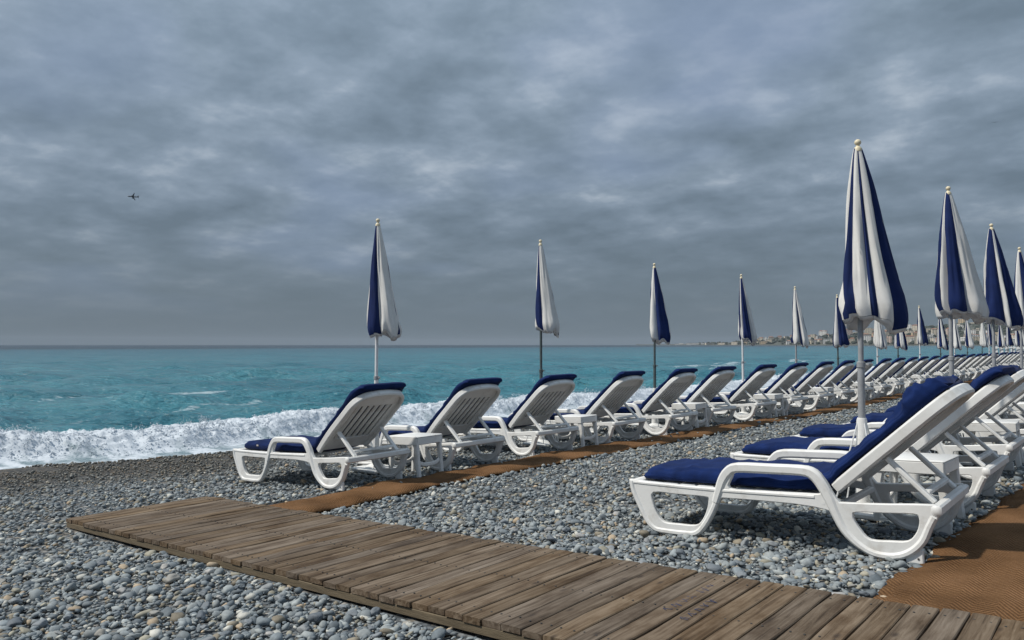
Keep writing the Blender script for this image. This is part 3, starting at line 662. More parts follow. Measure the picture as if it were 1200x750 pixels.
def make_mattress(name, seed, rumple=False):
    rr = np.random.default_rng(seed)
    off = .040                                                       # front face of the backrest above its mid-plane
    f0 = B0 + BN * off
    hood = not rumple
    path = [(.045, .345), (.10, .330), (.4, .326), (.8, .326), (1.15, .330), (1.30, .352), tuple(f0 + BT * .09), tuple(f0 + BT * .22), tuple(f0 + BT * .5)]
    th = [.035, .085, .110, .112, .110, .098, .082, .078, .078]
    wd = [.30, .325, .335, .335, .335, .335, .338, .34, .342]
    if hood:
        path += [tuple(f0 + BT * .74), tuple(f0 + BT * (BL - .06)), tuple(f0 + BT * (BL + .005) - BN * .006), tuple(f0 + BT * (BL + .030) - BN * .022)]
        th += [.078, .076, .068, .040]; wd += [.341, .336, .318, .285]
    else:
        path += [tuple(f0 + BT * .66), tuple(f0 + BT * .80), tuple(f0 + BT * .845)]
        th += [.082, .075, .03]; wd += [.335, .315, .28]
    n = 11 if rumple else 7
    Pq = catmull(path, n); th = np.interp(np.arange(len(Pq)) / n, range(len(th)), th); wd = np.interp(np.arange(len(Pq)) / n, range(len(wd)), wd)
    T = np.gradient(Pq, axis=0); T /= np.linalg.norm(T, axis=1)[:, None]; Nn = np.stack([-T[:, 1], T[:, 0]], -1)
    for _ in range(3): Nn[1:-1] = (Nn[:-2] + Nn[1:-1] * 2 + Nn[2:]) / 4
    Nn /= np.linalg.norm(Nn, axis=1)[:, None]
    nv = 72 if rumple else 40; ang = np.linspace(0, 2 * math.pi, nv, endpoint=False)
    cx = np.sign(np.cos(ang)) * np.abs(np.cos(ang)) ** .34; cz = np.sign(np.sin(ang)) * np.abs(np.sin(ang)) ** .55
    m = len(Pq); arc = np.concatenate([[0], np.cumsum(np.linalg.norm(np.diff(Pq, axis=0), axis=1))])
    Yv = wd[:, None] * cx[None, :]; top = (cz[None, :] + 1) / 2
    Hh = th[:, None] * top
    A_, C_ = np.meshgrid(arc, ang, indexing='ij')
    wr = .020 * fbm(A_ * 4, Yv * 3, oct=3, seed=seed) + .010 * (1 - 2 * np.abs(vnoise(A_ * 9 + 3 * Yv, Yv * 4, 0, seed + 1)))
    wr = wr * np.clip((arc[-1] - A_) / .12, .1, 1)
    crease = .012 * np.exp(-((A_ - 1.30) / .10) ** 2) * np.sin(A_ * 55 + 2 * Yv)
    Hh = Hh + (wr + crease) * np.clip(top * 2.2 - .3, 0, 1) - .012 * (np.abs(Yv) > .29) * (top > .6)
    # seams pressed in across the pad
    for sx in (.62, 1.28, 1.75): Hh = Hh - .016 * np.exp(-((A_ - sx) / .022) ** 2) * np.clip(top * 2 - .8, 0, 1)
    if rumple:
        g = np.clip((A_ - 1.72) / .35, 0, 1)
        Hh = Hh + g * (.030 * (1 - 2 * np.abs(vnoise(A_ * 4.5 + Yv * 2, Yv * 5, 0, seed + 5))) + .026 * (1 - 2 * np.abs(vnoise(A_ * 11 - Yv * 4, Yv * 9, 0, seed + 6))) + .016 * (1 - 2 * np.abs(vnoise(A_ * 21 + Yv * 9, Yv * 13, 0, seed + 8))) + .004) * np.clip(top * 2 - .2, 0, 1)
        Yv = Yv * (1 - .05 * g)
    Xv = Pq[:, 0][:, None] + Nn[:, 0][:, None] * Hh; Zv = Pq[:, 1][:, None] + Nn[:, 1][:, None] * Hh
    Yv = Yv * (1 + .018 * fbm(A_ * 3, C_ * 0 + seed, oct=2, seed=seed + 9))
    v = np.stack([Xv, Yv, Zv], -1).reshape(-1, 3)
    c0 = v[:nv].mean(0); c1 = v[-nv:].mean(0); v = np.vstack([v, c0, c1])
    me = bpy.data.meshes.new(name)
    f = [tuple(q) for q in grid_faces(m, nv, True)]
    f += [((j + 1) % nv, j, m * nv)[::-1] for j in range(nv)] + [((m - 1) * nv + j, (m - 1) * nv + (j + 1) % nv, m * nv + 1)[::-1] for j in range(nv)]
    me.from_pydata([tuple(p) for p in v], [], f); me.polygons.foreach_set('use_smooth', [True] * len(f)); me.update()
    import bmesh
    bm = bmesh.new(); bm.from_mesh(me); bmesh.ops.recalc_face_normals(bm, faces=bm.faces); bm.to_mesh(me); bm.free()
    me.materials.append(M['blue']); return me
mattress_meshes = [make_mattress('mattress', 100 + k) for k in range(4)]
mattress_rumpled = [make_mattress('mattress', 200 + k, True) for k in range(2)]

def smooth_loop(P, n=3):
    P = np.array(P, float); m = len(P); out = []
    for i in range(m):
        p0, p1, p2, p3 = P[i - 1], P[i], P[(i + 1) % m], P[(i + 2) % m]
        for q in range(n):
            t = q / n; out.append(.5 * (2 * p1 + (p2 - p0) * t + (2 * p0 - 5 * p1 + 4 * p2 - p3) * t * t + (3 * p1 - p0 - 3 * p2 + p3) * t ** 3))
    return out
def plate(loops, half, bev):
    cu = bpy.data.curves.new('plate', 'CURVE'); cu.dimensions = '2D'; cu.fill_mode = 'BOTH'; cu.extrude = half - bev; cu.bevel_depth = bev; cu.bevel_resolution = 0; cu.offset = -bev
    for k, lp in enumerate(loops):
        pts = smooth_loop(lp, 2 if k == 0 else 3); sp_ = cu.splines.new('POLY'); sp_.points.add(len(pts) - 1); sp_.use_cyclic_u = True
        for q, p in zip(sp_.points, pts): q.co = (p[0], p[1], 0, 1)
    ob = bpy.data.objects.new('plate', cu); col.objects.link(ob); bpy.context.view_layer.update()
    me = ob.evaluated_get(bpy.context.evaluated_depsgraph_get()).to_mesh()
    v = [(p.co.x, -p.co.z, p.co.y) for p in me.vertices]; f = [tuple(p.vertices) for p in me.polygons]
    bpy.data.objects.remove(ob); bpy.data.curves.remove(cu); return v, f
OUT = [(0, .345), (.10, .340), (.21, .336), (.64, .330), (.668, .392), (.70, .448), (.745, .484), (.81, .496), (1.0, .500), (1.175, .502), (1.245, .492), (1.29, .461), (1.32, .412), (1.355, .352), (1.385, .308), (1.42, .303), (1.65, .314), (1.88, .330), (1.902, .300), (1.895, .262), (1.866, .215), (1.845, .160), (1.81, .100), (1.765, .050), (1.70, .020), (1.61, .008), (1.535, .020), (1.46, .065), (1.395, .130), (1.345, .228), (1.31, .252), (1.125, .270), (.73, .270), (.665, .262), (.63, .215), (.595, .140), (.54, .052), (.49, .012), (.42, .0), (.24, .0), (.175, .014), (.135, .066), (.09, .142), (.05, .248), (.012, .285)]
HOLE1 = [(.185, .268), (.35, .268), (.555, .268), (.580, .248), (.560, .172), (.52, .105), (.47, .078), (.36, .075), (.256, .078), (.206, .125), (.177, .200)]
HOLE2 = [(.728, .334), (.745, .400), (.778, .433), (.95, .438), (1.185, .440), (1.238, .430), (1.265, .398), (1.290, .346), (1.18, .338), (.9, .332)]
HOLE3 = [(1.462, .235), (1.480, .253), (1.63, .262), (1.775, .270), (1.800, .252), (1.797, .208), (1.777, .162), (1.736, .122), (1.65, .112), (1.545, .109), (1.498, .153), (1.466, .206)]
def make_lounger():
    root = empty('sun_lounger')
    A = [(.628, .240), (.655, .318), (.682, .385), (.722, .438), (.785, .466), (1.0, .470), (1.18, .470), (1.246, .452), (1.292, .400), (1.332, .322), (1.362, .245), (1.408, .148), (1.470, .082), (1.540, .040), (1.612, .027), (1.69, .036), (1.758, .072), (1.812, .130), (1.846, .205), (1.875, .262)]
    Wd = [.046, .054, .058, .060, .060, .058, .058, .062, .064, .060, .052, .046, .042, .040, .040, .040, .040, .040, .038, .036]
    plate_v, plate_f = plate([OUT, HOLE1, HOLE2, HOLE3], .017, .005)
    for s in (-1, 1):
        mb = MB(); yc = s * (HW - .030)
        mb.add([(x_, yc + y_, z_) for x_, y_, z_ in plate_v], plate_f)
        mb.ribbon(A, Wd, yc, .058, .012, samples=3)                                       # arm, rear leg and foot rim
        mb.ribbon([(.020, .335), (.030, .272), (.072, .180), (.118, .092), (.172, .034), (.24, .020), (.42, .020), (.490, .034), (.545, .090), (.597, .172), (.628, .235)], .036, yc, .052, .010, samples=3)
        mb.ribbon([(.02, .328), (.2, .323), (.68, .316), (1.25, .322)], .020, yc, .044, .005, samples=3)
        mb.box((1.765, yc - s * .004, .040), (.045, .014, .042), .006)                # foot pad with its bolt
        mb.box((.235, yc - s * .006, .018), (.030, .016, .020), .005)
        o = mb.build('side_frame', M['plastic'], root)
        bo = MB(); bo.tube([(1.785, yc + s * .008, .030), (1.785, yc + s * .013, .030)], .006, 8); bo.build('bolt', M['screw'], o)
        bmh = MB(); bmh.cm = 0
        bmh.tube([(1.30, yc + s * .004, .292), (1.30, yc + s * .018, .292)], .011, 10)
        bmh.build('pivot_cap', M['plastic'], o)
    mb = MB(); mb.box((.030, 0, .320), (.030, HW - .062, .022), .010); mb.build('foot_rail', M['plastic'], root)
    slat = None
    for k in range(9):
        xx = .135 + k * .128
        if slat is None:
            mb = MB(); mb.box((0, 0, 0), (.052, HW - .064, .010), .004); slat = mb.mesh('seat_slat'); slat.materials.append(M['plastic'])
        o = obj('seat_slat', slat, root); o.location = (xx, 0, .312 - .0)
    mb = MB(); mb.bar((1.888, -HW + .004, .297), (1.888, HW - .004, .297), .052, .056, .010); mb.build('rear_crossbar', M['plastic'], root)
    mb = MB(); mb.bar((1.36, -HW + .06, .262), (1.36, HW - .06, .262), .040, .036, .006); mb.build('crossbar', M['plastic'], root)
    # backrest: rounded outer frame, solid head and foot panels, slats between
    bwid = .335
    out = [(.0, -bwid + .03), (.25, -bwid), (.55, -bwid), (.70, -bwid + .006), (.785, -bwid + .045), (.836, -bwid + .12), (.858, -.08), (.860, 0), (.858, .08), (.836, bwid - .12), (.785, bwid - .045), (.70, bwid - .006), (.55, bwid), (.25, bwid), (.0, bwid - .03)]
    mb = MB(); mb.ribbon([(a, b) for a, b in out], .046, 0, .070, .012, samples=3, frame=lambda p: back_frame_map((p[0], p[1], p[2])))
    bf = mb.build('backrest_frame', M['plastic'], root)
    def slab(mb, poly, n0, n1):
        k = len(poly); v = [back_frame_map((a, n0, b)) for a, b in poly] + [back_frame_map((a, n1, b)) for a, b in poly]
        f = [tuple(range(k)), tuple(range(2 * k - 1, k - 1, -1))] + [(i, i + k, (i + 1) % k + k, (i + 1) % k) for i in range(k)]
        mb.add(v, f, False)
    mb = MB(); slab(mb, [(.675, -.305), (.675, .305), (.76, .285), (.815, .21), (.842, .09), (.845, 0), (.842, -.09), (.815, -.21), (.76, -.285)], -.006, .018); mb.build('head_panel', M['plastic'], root)
    mb = MB(); slab(mb, [(.0, -.29), (.0, .29), (.165, .30), (.165, -.30)], -.006, .018); mb.build('foot_panel', M['plastic'], root)
    for s in (-1, 1):
        mb = MB(); slab(mb, [(.155, s * .245), (.155, s * .318), (.690, s * .318), (.690, s * .245)], -.004, .0165); mb.build('side_panel', M['plastic'], root)
    bs = None
    ang = -math.atan2(BT[1], BT[0])
    for k in range(6):
        if bs is None:
            mb = MB(); mb.box((0, 0, 0), (.268, .0265, .0050), .002); bs = mb.mesh('back_slat'); bs.materials.append(M['plastic'])
        o = obj('back_slat', bs, root); p = back_frame_map((.42, .006, -.200 + k * .080)); o.location = p; o.rotation_euler = (0, ang, 0)
    # hinged support stay
    top = B0 + BT * .335 - BN * .040
    for s in (-1, 1):
        mb = MB(); mb.bar((float(top[0]), s * .285, float(top[1])), (1.862, s * .285, .318), .026, .046, .006, up=(0, 1, 0)); mb.build('support_stay', M['plastic'], root)
    mid = np.array([float(top[0]), float(top[1])]) * .20 + np.array([1.862, .318]) * .80
    mb = MB(); mb.bar((mid[0], -.275, mid[1]), (mid[0], .275, mid[1]), .040, .026, .005); mb.build('stay_crossbar', M['plastic'], root)
    mt = obj('mattress', mattress_meshes[0], root)
    return root
proto_l = make_lounger()
def set_mattress(root, me, tg=False):
    for ch in root.children:
        if ch.name.split('.')[0] == 'mattress': ch.data = me
TILT = -math.atan(SL)
ORD = ['first', 'second', 'third', 'fourth', 'fifth', 'sixth', 'seventh', 'eighth', 'ninth', 'tenth', 'eleventh', 'twelfth', 'thirteenth', 'fourteenth']
def place_lounger(o, xrear, ynear, rz, zoff=0.0):
    # local x runs from the foot end (0) to the head (1.9), rear bar at 1.9
    xb = xrear - 1.9; yb = ynear + HW
    o.location = (xb, yb, float(ground(xb + .95)) + .008 + zoff - .95 * SL); o.rotation_euler = (0, TILT, rz)
first = True
rr = random.Random(12)
loungers = []
left_y = [4.75, 6.20, 7.74, 9.22]
while left_y[-1] < 66: left_y.append(left_y[-1] + 1.50)
for i, y in enumerate(left_y):
    o = proto_l if first else copy_tree(proto_l); first = False; loungers.append(o)
    place_lounger(o, lrow(y + .4) + (-.03 if i == 0 else rr.uniform(-.05, .05)), y - .10 if i == 0 else y + rr.uniform(-.04, .04), math.radians(2.6 if i == 0 else rr.uniform(-2.6, 2.6) + (-1.5 if y > 7 and y < 20 else 0)))
    set_mattress(o, mattress_meshes[rr.randrange(4)])
    if i < 12: lab = f'white plastic sun lounger with navy mattress, {ORD[i]} from the boardwalk in the seaward row'
    else: lab = 'white sun lounger with navy mattress, far along the seaward row beyond the twelfth'
    tag(o, lab, 'sun lounger', 'loungers in the seaward row')
mt = [c for c in proto_l.children if c.name.startswith('mattress')][0]
mb = MB(); mb.box((.345, -.338, .385), (.016, .003, .008), 0); mb.build('care_tag', M['tag'], mt)
right_y = [4.62, 6.28, 7.85, 9.42] + [10.97 + 1.55 * k for k in range(9)]
for i, y in enumerate(right_y):
    o = copy_tree(loungers[1]); place_lounger(o, -.845 + (0 if i == 0 else rr.uniform(-.04, .04)), y, math.radians(0 if i == 0 else rr.uniform(-1.5, 1.5)))
    set_mattress(o, mattress_rumpled[0] if i in (0,) else (mattress_rumpled[1] if i in (2, 5) else mattress_meshes[i % 4]))
    lab = f'white plastic sun lounger, {ORD[i]} from the boardwalk in the landward row, on dry pebbles' if i else 'white sun lounger with rumpled navy mattress, next to boardwalk and wide coir mat'
    if i >= 8: lab = 'white sun lounger with navy mattress at the far end of the landward row'
    tag(o, lab, 'sun lounger', 'loungers in the landward row')

# ------------------------------------------------------------------ side tables
def make_table():
    root = empty('side_table'); hx, hy = .225, .205; H = .43
    mb = MB(); mb.box((0, 0, H - .008), (hx, hy, .010), .008)
    for s in (-1, 1):
        mb.box((0, s * (hy - .008), H - .052), (hx - .004, .008, .040), .005); mb.box((s * (hx - .008), 0, H - .0525), (.0075, hy - .018, .039), .005)
    mb.build('table_top', M['plastic'], root)
    for sx in (-1, 1):
        for sy in (-1, 1):
            mb = MB()
            mb.ribbon([(sx * (hx - .040), H - .075), (sx * (hx - .030), H - .14), (sx * (hx - .022), .2), (sx * (hx - .006), .0)], [.075, .060, .052, .050], sy * (hy - .030), .040, .010, samples=2)
            mb.build('leg', M['plastic'], root)
    for sx in (-1, 1):
        mb = MB(); mb.ribbon([(-(hy - .05), .155), (-.10, .128), (0, .120), (.10, .128), (hy - .05, .155)], .040, 0, .022, .006, samples=3, frame=lambda p: (sx * (hx - .022) + p[1], p[0], p[2]))
        mb.build('leg_brace', M['plastic'], root)
    return root
proto_t = make_table(); firstt = True
def table_at(x, y, label, group):
    global firstt
    o = proto_t if firstt else copy_tree(proto_t); firstt = False
    o.location = (x, y, float(ground(x)) + .012); o.rotation_euler = (0, TILT, math.radians(rr.uniform(-4, 4))); tag(o, label, 'side table', group)
for k in range(0, len(left_y) - 1, 2):
    yc = (left_y[k] + LW + left_y[k + 1]) / 2
    lab = f'small white plastic side table between the {ORD[k]} and {ORD[k+1]} seaward loungers' if k < 11 else 'small white plastic side table far along the seaward row of loungers'
    table_at(lrow(yc) - .36 + rr.uniform(-.04, .04), yc + rr.uniform(-.02, .02), lab, 'side tables in the seaward row')
for k in range(0, len(right_y) - 1, 2):
    yc = (right_y[k] + LW + right_y[k + 1]) / 2
    lab = f'small white plastic side table between the {ORD[k]} and {ORD[k+1]} landward loungers' if k < 8 else 'small white plastic side table at the far end of the landward row'
    table_at(-1.20 + rr.uniform(-.03, .03), yc, lab, 'side tables in the landward row')

# ------------------------------------------------------------------ umbrellas
def canopy_panels(seed, widths, nv_t=30):
    """folded canopy blown to one side; widths = angles of the eight panels, from the windward edge round the seaward side"""
    rr = np.random.default_rng(seed); n = len(widths)
    wd = np.radians(np.array(widths, float) * 360 / sum(widths)); st = -math.pi + np.concatenate([[0], np.cumsum(wd)])
    ph = rr.random() * 6.28; t = np.linspace(0, 1, nv_t); Lc = 1.27
    lean = rr.uniform(.09, .125); wide = rr.uniform(.95, 1.05) * (.80 if seed < 60 else 1.08)
    out = []; hem = []
    for i in range(n):
        m = max(7, int(wd[i] / .085)); q = np.linspace(0, 1, m); Q, T = np.meshgrid(q, t, indexing='ij')
        th = st[i] + wd[i] * Q
        R0 = .026 + .184 * T ** .88
        R0 = R0 * (1 - .10 * np.clip((T - .93) / .07, 0, 1) ** 2)
        edge = np.minimum(Q, 1 - Q) * wd[i]
        seam = 1 - .27 * np.exp(-(edge / .16) ** 2) * np.clip(T * 2, .15, 1)
        R = R0 * seam
        cth, sth = np.cos(th), np.sin(th)                                # seamless noise round the folds
        R = R + .046 * T * fbm(cth * 2.1 + 5, sth * 2.1, T * 1.3 + seed, oct=3, seed=seed)
        R = R + .026 * np.clip(T * 1.3, 0, 1) * (1 - 2 * np.abs(vnoise(cth * 5 + .8 * T, sth * 5, T * 1.6, seed + 2)))
        R = R + .024 * np.clip((T - .68) / .32, 0, 1) * fbm(cth * 4, sth * 4, T * 7, oct=2, seed=seed + 3)
        hb = 1 + .020 * cth + .012 * np.sin(2 * th + ph) + .048 * vnoise(cth * 1.9 + 3, sth * 1.9, 0, seed + 7)
        z = -Lc * T * (1 + (hb - 1) * T)
        Xc = R * np.cos(th + .10 * T) * 1.10 * wide + lean * T ** 1.1; Yc = R * np.sin(th + .10 * T) * .80
        V = np.stack([Xc, Yc, z], -1)
        ctr = np.array([lean, 0, 0])
        e0 = (V[:, -1] - ctr) * np.array([.995, .995, 1]) + ctr - np.array([0, 0, .003]); e1 = (V[:, -1] - ctr) * np.array([.93, .93, 1]) + ctr - np.array([0, 0, .030]); e2 = (V[:, -1] - ctr) * np.array([.66, .66, 1]) + ctr + np.array([0, 0, .03])
        out.append((V, grid_faces(m, nv_t))); hem.append(np.stack([e0, e1, e2], 1)[:-1])
    return out, hem, Lc, lean
def make_umbrella(seed, pole_mat, widths, white_first):
    root = empty('beach_umbrella'); H = 2.66
    pans, hem, Lc, lean = canopy_panels(seed, widths)
    can = empty('canopy'); can.parent = root; can.location = (0, 0, H)
    for i, (V, F) in enumerate(pans):
        o = obj('panel', fast_mesh('panel', V.reshape(-1, 3), F, True), can, [M['white_canvas'] if (i % 2 == 0) == white_first else M['blue_canvas']])
    hv = np.concatenate(hem); k = len(hv); V = np.vstack([hv[:, 0], hv[:, 1], hv[:, 2], hv[:, 2] * np.array([.12, .20, 1]) + np.array([0, 0, .10])])
    obj('lining', fast_mesh('lining', V, np.array([(g_ * k + i, g_ * k + (i + 1) % k, g_ * k + (i + 1) % k + k, g_ * k + i + k) for g_ in range(3) for i in range(k)]), True), can, [M['white_canvas']])
    mb = MB(); mb.lathe([(.027, -.025), (.028, -.006), (.021, .006), (.0125, .014), (.0125, .022), (.021, .030), (.0245, .042), (.020, .055), (.009, .063), (.002, .064)], 14, (0, 0, H + .004)); mb.build('finial', M['cream'], root)
    mb = MB(); mb.tube([(0, 0, .70), (0, 0, H - .02)], .019, 14); mb.build('upper_pole', M[pole_mat], root)
    mb = MB(); mb.tube([(0, 0, .02), (0, 0, 1.08)], .0245, 14); mb.build('lower_pole', M[pole_mat], root)
    mb = MB(); mb.lathe([(.0255, 0), (.030, .004), (.030, .040), (.0255, .044)], 14, (0, 0, 1.05)); mb.tube([(.02, 0, 1.075), (.052, 0, 1.075)], .006, 8); mb.lathe([(.004, -.010), (.010, -.007), (.010, .007), (.004, .010)], 8, (.052, 0, 1.075)); mb.build('collar', M['dark_metal'] if pole_mat == 'dark_metal' else M['grey_metal'], root)
    b = empty('base'); b.parent = root
    mb = MB(); mb.box((0, 0, .022), (.20, .20, .020), .010); mb.lathe([(.13, 0), (.10, .022), (.048, .045), (.042, .05)], 20, (0, 0, .04)); mb.build('base_plate', M['plastic'], b)
    mb = MB(); mb.lathe([(.050, .0), (.042, .25), (.036, .60), (.030, .62)], 16, (0, 0, .07)); mb.build('sleeve', M['plastic'], b)
    for k in range(4):
        a = math.pi / 4 + k * math.pi / 2
        mb = MB(); mb.tube([(.030 * math.cos(a), .030 * math.sin(a), .66), (.225 * math.cos(a), .225 * math.sin(a), .038)], .0055, 8); mb.build('stay_rod', M['white_metal'], b)
    return root
protos = {}
def umbrella_at(px_x, y, ztop, seed, pole, widths, white_first, rz, tilt, label, group):
    key = (seed, pole)
    if key not in protos: o = protos[key] = make_umbrella(seed, pole, widths, white_first)
    else: o = copy_tree(protos[key])
    zg = float(ground(px_x)) + .01
    o.location = (px_x, y, zg); o.rotation_euler = (math.radians(tilt[0]), math.radians(tilt[1]), 0); s = (ztop - zg) / 2.73
    for ch in o.children:
        nm = ch.name.split('.')[0]
        if nm == 'canopy': ch.rotation_euler = (0, 0, math.radians(39 + rz)); ch.location.z = 2.66 * s
        if nm in ('finial', 'upper_pole'): ch.location.z = 2.66 * (s - 1)
    return tag(o, label, 'umbrella', group)
UL = [(-6.89, 5.9, 2.68), (-6.76, 8.9, 2.74), (-6.57, 11.9, 2.63), (-6.22, 14.9, 2.63), (-6.20, 17.9, 2.56), (-6.16, 20.9, 2.52), (-5.95, 23.9, 2.48), (-6.08, 26.9, 2.46), (-6.05, 29.9, 2.58), (-5.95, 32.9, 2.43)]
while UL[-1][1] < 64: UL.append((lrow(UL[-1][1] + 3) - .95 + rr.uniform(-.08, .08), UL[-1][1] + 3.0, 2.46 + rr.uniform(-.1, .1)))
pole_l = ['white_metal', 'dark_metal', 'dark_metal', 'white_metal', 'grey_metal', 'dark_metal', 'white_metal', 'dark_metal', 'white_metal', 'dark_metal']
PAN = [([65, 100, 15, 50, 40, 40, 25, 25], False, 'blue windward fold, broad white lee fold'), ([48, 112, 20, 40, 40, 40, 30, 30], False, 'mostly white on its lee side'), ([58, 100, 22, 40, 45, 35, 30, 30], True, 'mostly navy'),
       ([30, 70, 80, 40, 40, 40, 30, 30], True, 'navy in front, white lee fold'), ([72, 18, 84, 36, 50, 40, 30, 30], True, 'two white folds with thin navy between'), ([42, 112, 26, 40, 40, 40, 30, 30], True, 'broad navy fold'),
       ([8, 80, 8, 84, 60, 40, 40, 40], False, 'almost all white in front'), ([50, 60, 70, 40, 40, 40, 30, 30], False, 'navy, white and navy folds')]
for i, (x, y, z) in enumerate(UL):
    v = i if i < 8 else (i * 5 + 2) % 8
    lab = f'closed umbrella, {PAN[v][2]}, {ORD[i]} from boardwalk in seaward row' if i < 10 else 'closed navy and white beach umbrella far along the seaward row of loungers'
    umbrella_at(x, y, z, 31 + v, pole_l[i % 10], PAN[v][0], PAN[v][1], rr.uniform(-8, 8), (rr.uniform(-.6, .6), rr.uniform(-.5, .5)), lab, 'closed umbrellas in the seaward row')
UR = [(-1.58, 5.9, 2.70, [30, 34, 14, 40, 62, 60, 60, 60], False), (-1.54, 9.05, 2.86, [25, 60, 95, 40, 40, 40, 30, 30], True), (-1.56, 12.15, 2.85, [75, 25, 80, 50, 40, 40, 25, 25], False), (-1.56, 15.2, 2.83, [50, 60, 70, 40, 40, 40, 30, 30], True), (-1.55, 18.3, 2.80, [60, 60, 60, 40, 40, 40, 30, 30], False), (-1.55, 21.4, 2.80, [40, 90, 50, 40, 40, 40, 30, 30], True)]
for i, (x, y, z, wds, wf) in enumerate(UR):
    umbrella_at(x, y, z, 60 + i, 'grey_metal', wds, wf, 0, (0, 0), f'closed navy and white umbrella on grey pole, {ORD[i]} from boardwalk in landward row', 'closed umbrellas in the landward row')

# ------------------------------------------------------------------ far fence beyond the row
R3 = Vector((cy, sy_, 0)); F3 = Vector((-sy_, cy, 0))
def ray_xy(px, depth): p = F3 * depth + R3 * ((px - 600) / FPX * depth); return p.x, p.y
fr = empty('white_fence', (*ray_xy(1163, 64), 0)); x0, y0 = fr.location.x, fr.location.y; fr.location.z = float(ground(x0))
tag(fr, 'low white board fence closing the far end of the lounger rows', 'fence')
dx, dyv = Vector((1, .15, 0)).normalized().xy
for k in range(9):
    mb = MB(); mb.box((k * 1.3 * dx, k * 1.3 * dyv, .8), (.05, .05, .8), .01); mb.build('post', M['white_metal'], fr)
for zz in (.45, 1.35):
    mb = MB(); mb.bar((0, -.06, zz), (10.4 * dx, 10.4 * dyv - .06, zz), .04, .08, .005); mb.build('rail', M['white_metal'], fr)
for k in range(26):
    mb = MB(); mb.box((.2 + k * .4 * dx, k * .4 * dyv + .08, .9), (.14, .014, .55), .004); mb.build('board', M['white_metal'], fr)

# ------------------------------------------------------------------ far coast
def az_pt(px, D): # a point on the level at distance D in a compass direction
    a = YAW - math.atan((px - 600) / FPX); return -math.sin(a) * D, math.cos(a) * D
CP = np.array([700, 760, 800, 850, 900, 960, 1020, 1080, 1140, 1200, 1300, 1450, 1700])
CD = np.array([3600, 3300, 3050, 2800, 2600, 2400, 2250, 2100, 2000, 1900, 1750, 1600, 1500])
CH = np.array([0.5, 1.5, 4, 9, 21, 29, 39, 49, 57, 62, 68, 74, 74])
pxs = np.linspace(745, 1700, 240); back = np.array([0, 12, 30, 70, 130, 220, 340, 480, 700])
rise = np.array([-1.2, 1.5, 3.2, .16, .36, .62, .86, 1.0, .75])
verts = []
for px in pxs:
    D0 = np.interp(px, CP, CD); H = np.interp(px, CP, CH)
    for b_, rs in zip(back, rise):
        X_, Y_ = az_pt(px, D0 + b_)
        z = SEA + rs if rs > 1.2 or rs < 0 else SEA + 3 + (H - 2) * rs * (1 + .16 * float(fbm(np.array(px / 26.), np.array(b_ / 120.), oct=3, seed=4))) if rs <= 1.2 else 0
        if rs in (1.5, 3.2): z = SEA + rs
        verts.append((X_, Y_, z))
M['hill'] = material('wooded_hill', (.075, .080, .066), .95, .35, .02)
M['far_tree'] = material('dark_foliage', (.045, .055, .042), .95, .5, .06)
coast = obj('coastal_hill', fast_mesh('coastal_hill', verts, grid_faces(len(pxs), len(back))[:, ::-1], True), None, [M['hill']])
tag(coast, 'low wooded hills of the far shore across the bay', None, None, 'structure')
def coast_z(px, b_):
    H = np.interp(px, CP, CH); i = np.searchsorted(back, b_)
    q = [SEA - 1.2, SEA + 1.5, SEA + 3.2] + [SEA + 3 + (H - 2) * k for k in rise[3:]]
    return float(np.interp(b_, back, q))
M['win'] = material('dark_window', (.05, .06, .07), .3, spec=.6)
walls = [('cream', (.58, .52, .42)), ('white', (.68, .67, .64)), ('ochre', (.50, .39, .26)), ('pale pink', (.55, .43, .36)), ('grey', (.42, .42, .41)), ('sand coloured', (.52, .46, .36))]
for n_, c_ in walls: M['wall_' + n_] = material('wall_' + n_.replace(' ', '_'), c_, .85, .12, .2)
M['tile_roof'] = material('terracotta_roof', (.26, .13, .085), .9, .2, .5); M['flat_roof'] = material('grey_roof', (.34, .33, .31), .9, .15, .4)
rb = random.Random(77)
def building(px, b_, wdt, dep, fl, wi, pitched):
    D = float(np.interp(px, CP, CD)) + b_; X_, Y_ = az_pt(px, D); h = fl * 3.1
    root = empty('apartment_building', (X_, Y_, coast_z(px, b_) - 1.2)); root.rotation_euler = (0, 0, math.atan2(-X_, Y_) + rb.uniform(-.4, .4))
    nm = walls[wi][0]
    mb = MB(); mb.box((0, 0, h / 2 + .6), (wdt / 2, dep / 2, h / 2 + .6), 0)
    if rb.random() < .35: mb.box((rb.uniform(-.2, .2) * wdt, 0, h + 2.4), (wdt * .2, dep * .3, 1.3), 0)
    mb.build('wall', M['wall_' + nm], root)
    mb = MB()
    if pitched:
        a, b2, z = wdt / 2 + .6, dep / 2 + .6, h + 1.21
        mb.add([(-a, -b2, z), (a, -b2, z), (a, b2, z), (-a, b2, z), (-a * .6, 0, z + 2.6), (a * .6, 0, z + 2.6)], [(0, 1, 5, 4), (2, 3, 4, 5), (1, 2, 5), (3, 0, 4), (3, 2, 1, 0)], False)
    else: mb.box((0, 0, h + 1.45), (wdt / 2 + .3, dep / 2 + .3, .25), 0)
    mb.build('roof', M['tile_roof' if pitched else 'flat_roof'], root)
    nx = max(2, int(wdt / 4.5))
    for f_ in range(fl):
        mb = MB()
        for k in range(nx): mb.box((-wdt / 2 + (k + .5) * wdt / nx, -dep / 2 - .05, 2.4 + f_ * 3.1), (.95, .08, .75), 0)
        mb.build('window_row', M['win'], root)
    kind = 'with terracotta roof' if pitched else 'with flat roof'
    where = 'on the far wooded hillside across the bay' if b_ > 60 else 'along the far waterfront across the bay'
    tag(root, f'{nm} {"villa" if fl < 3 else "apartment block"} {kind} {where}', 'building', 'buildings on the far shore')
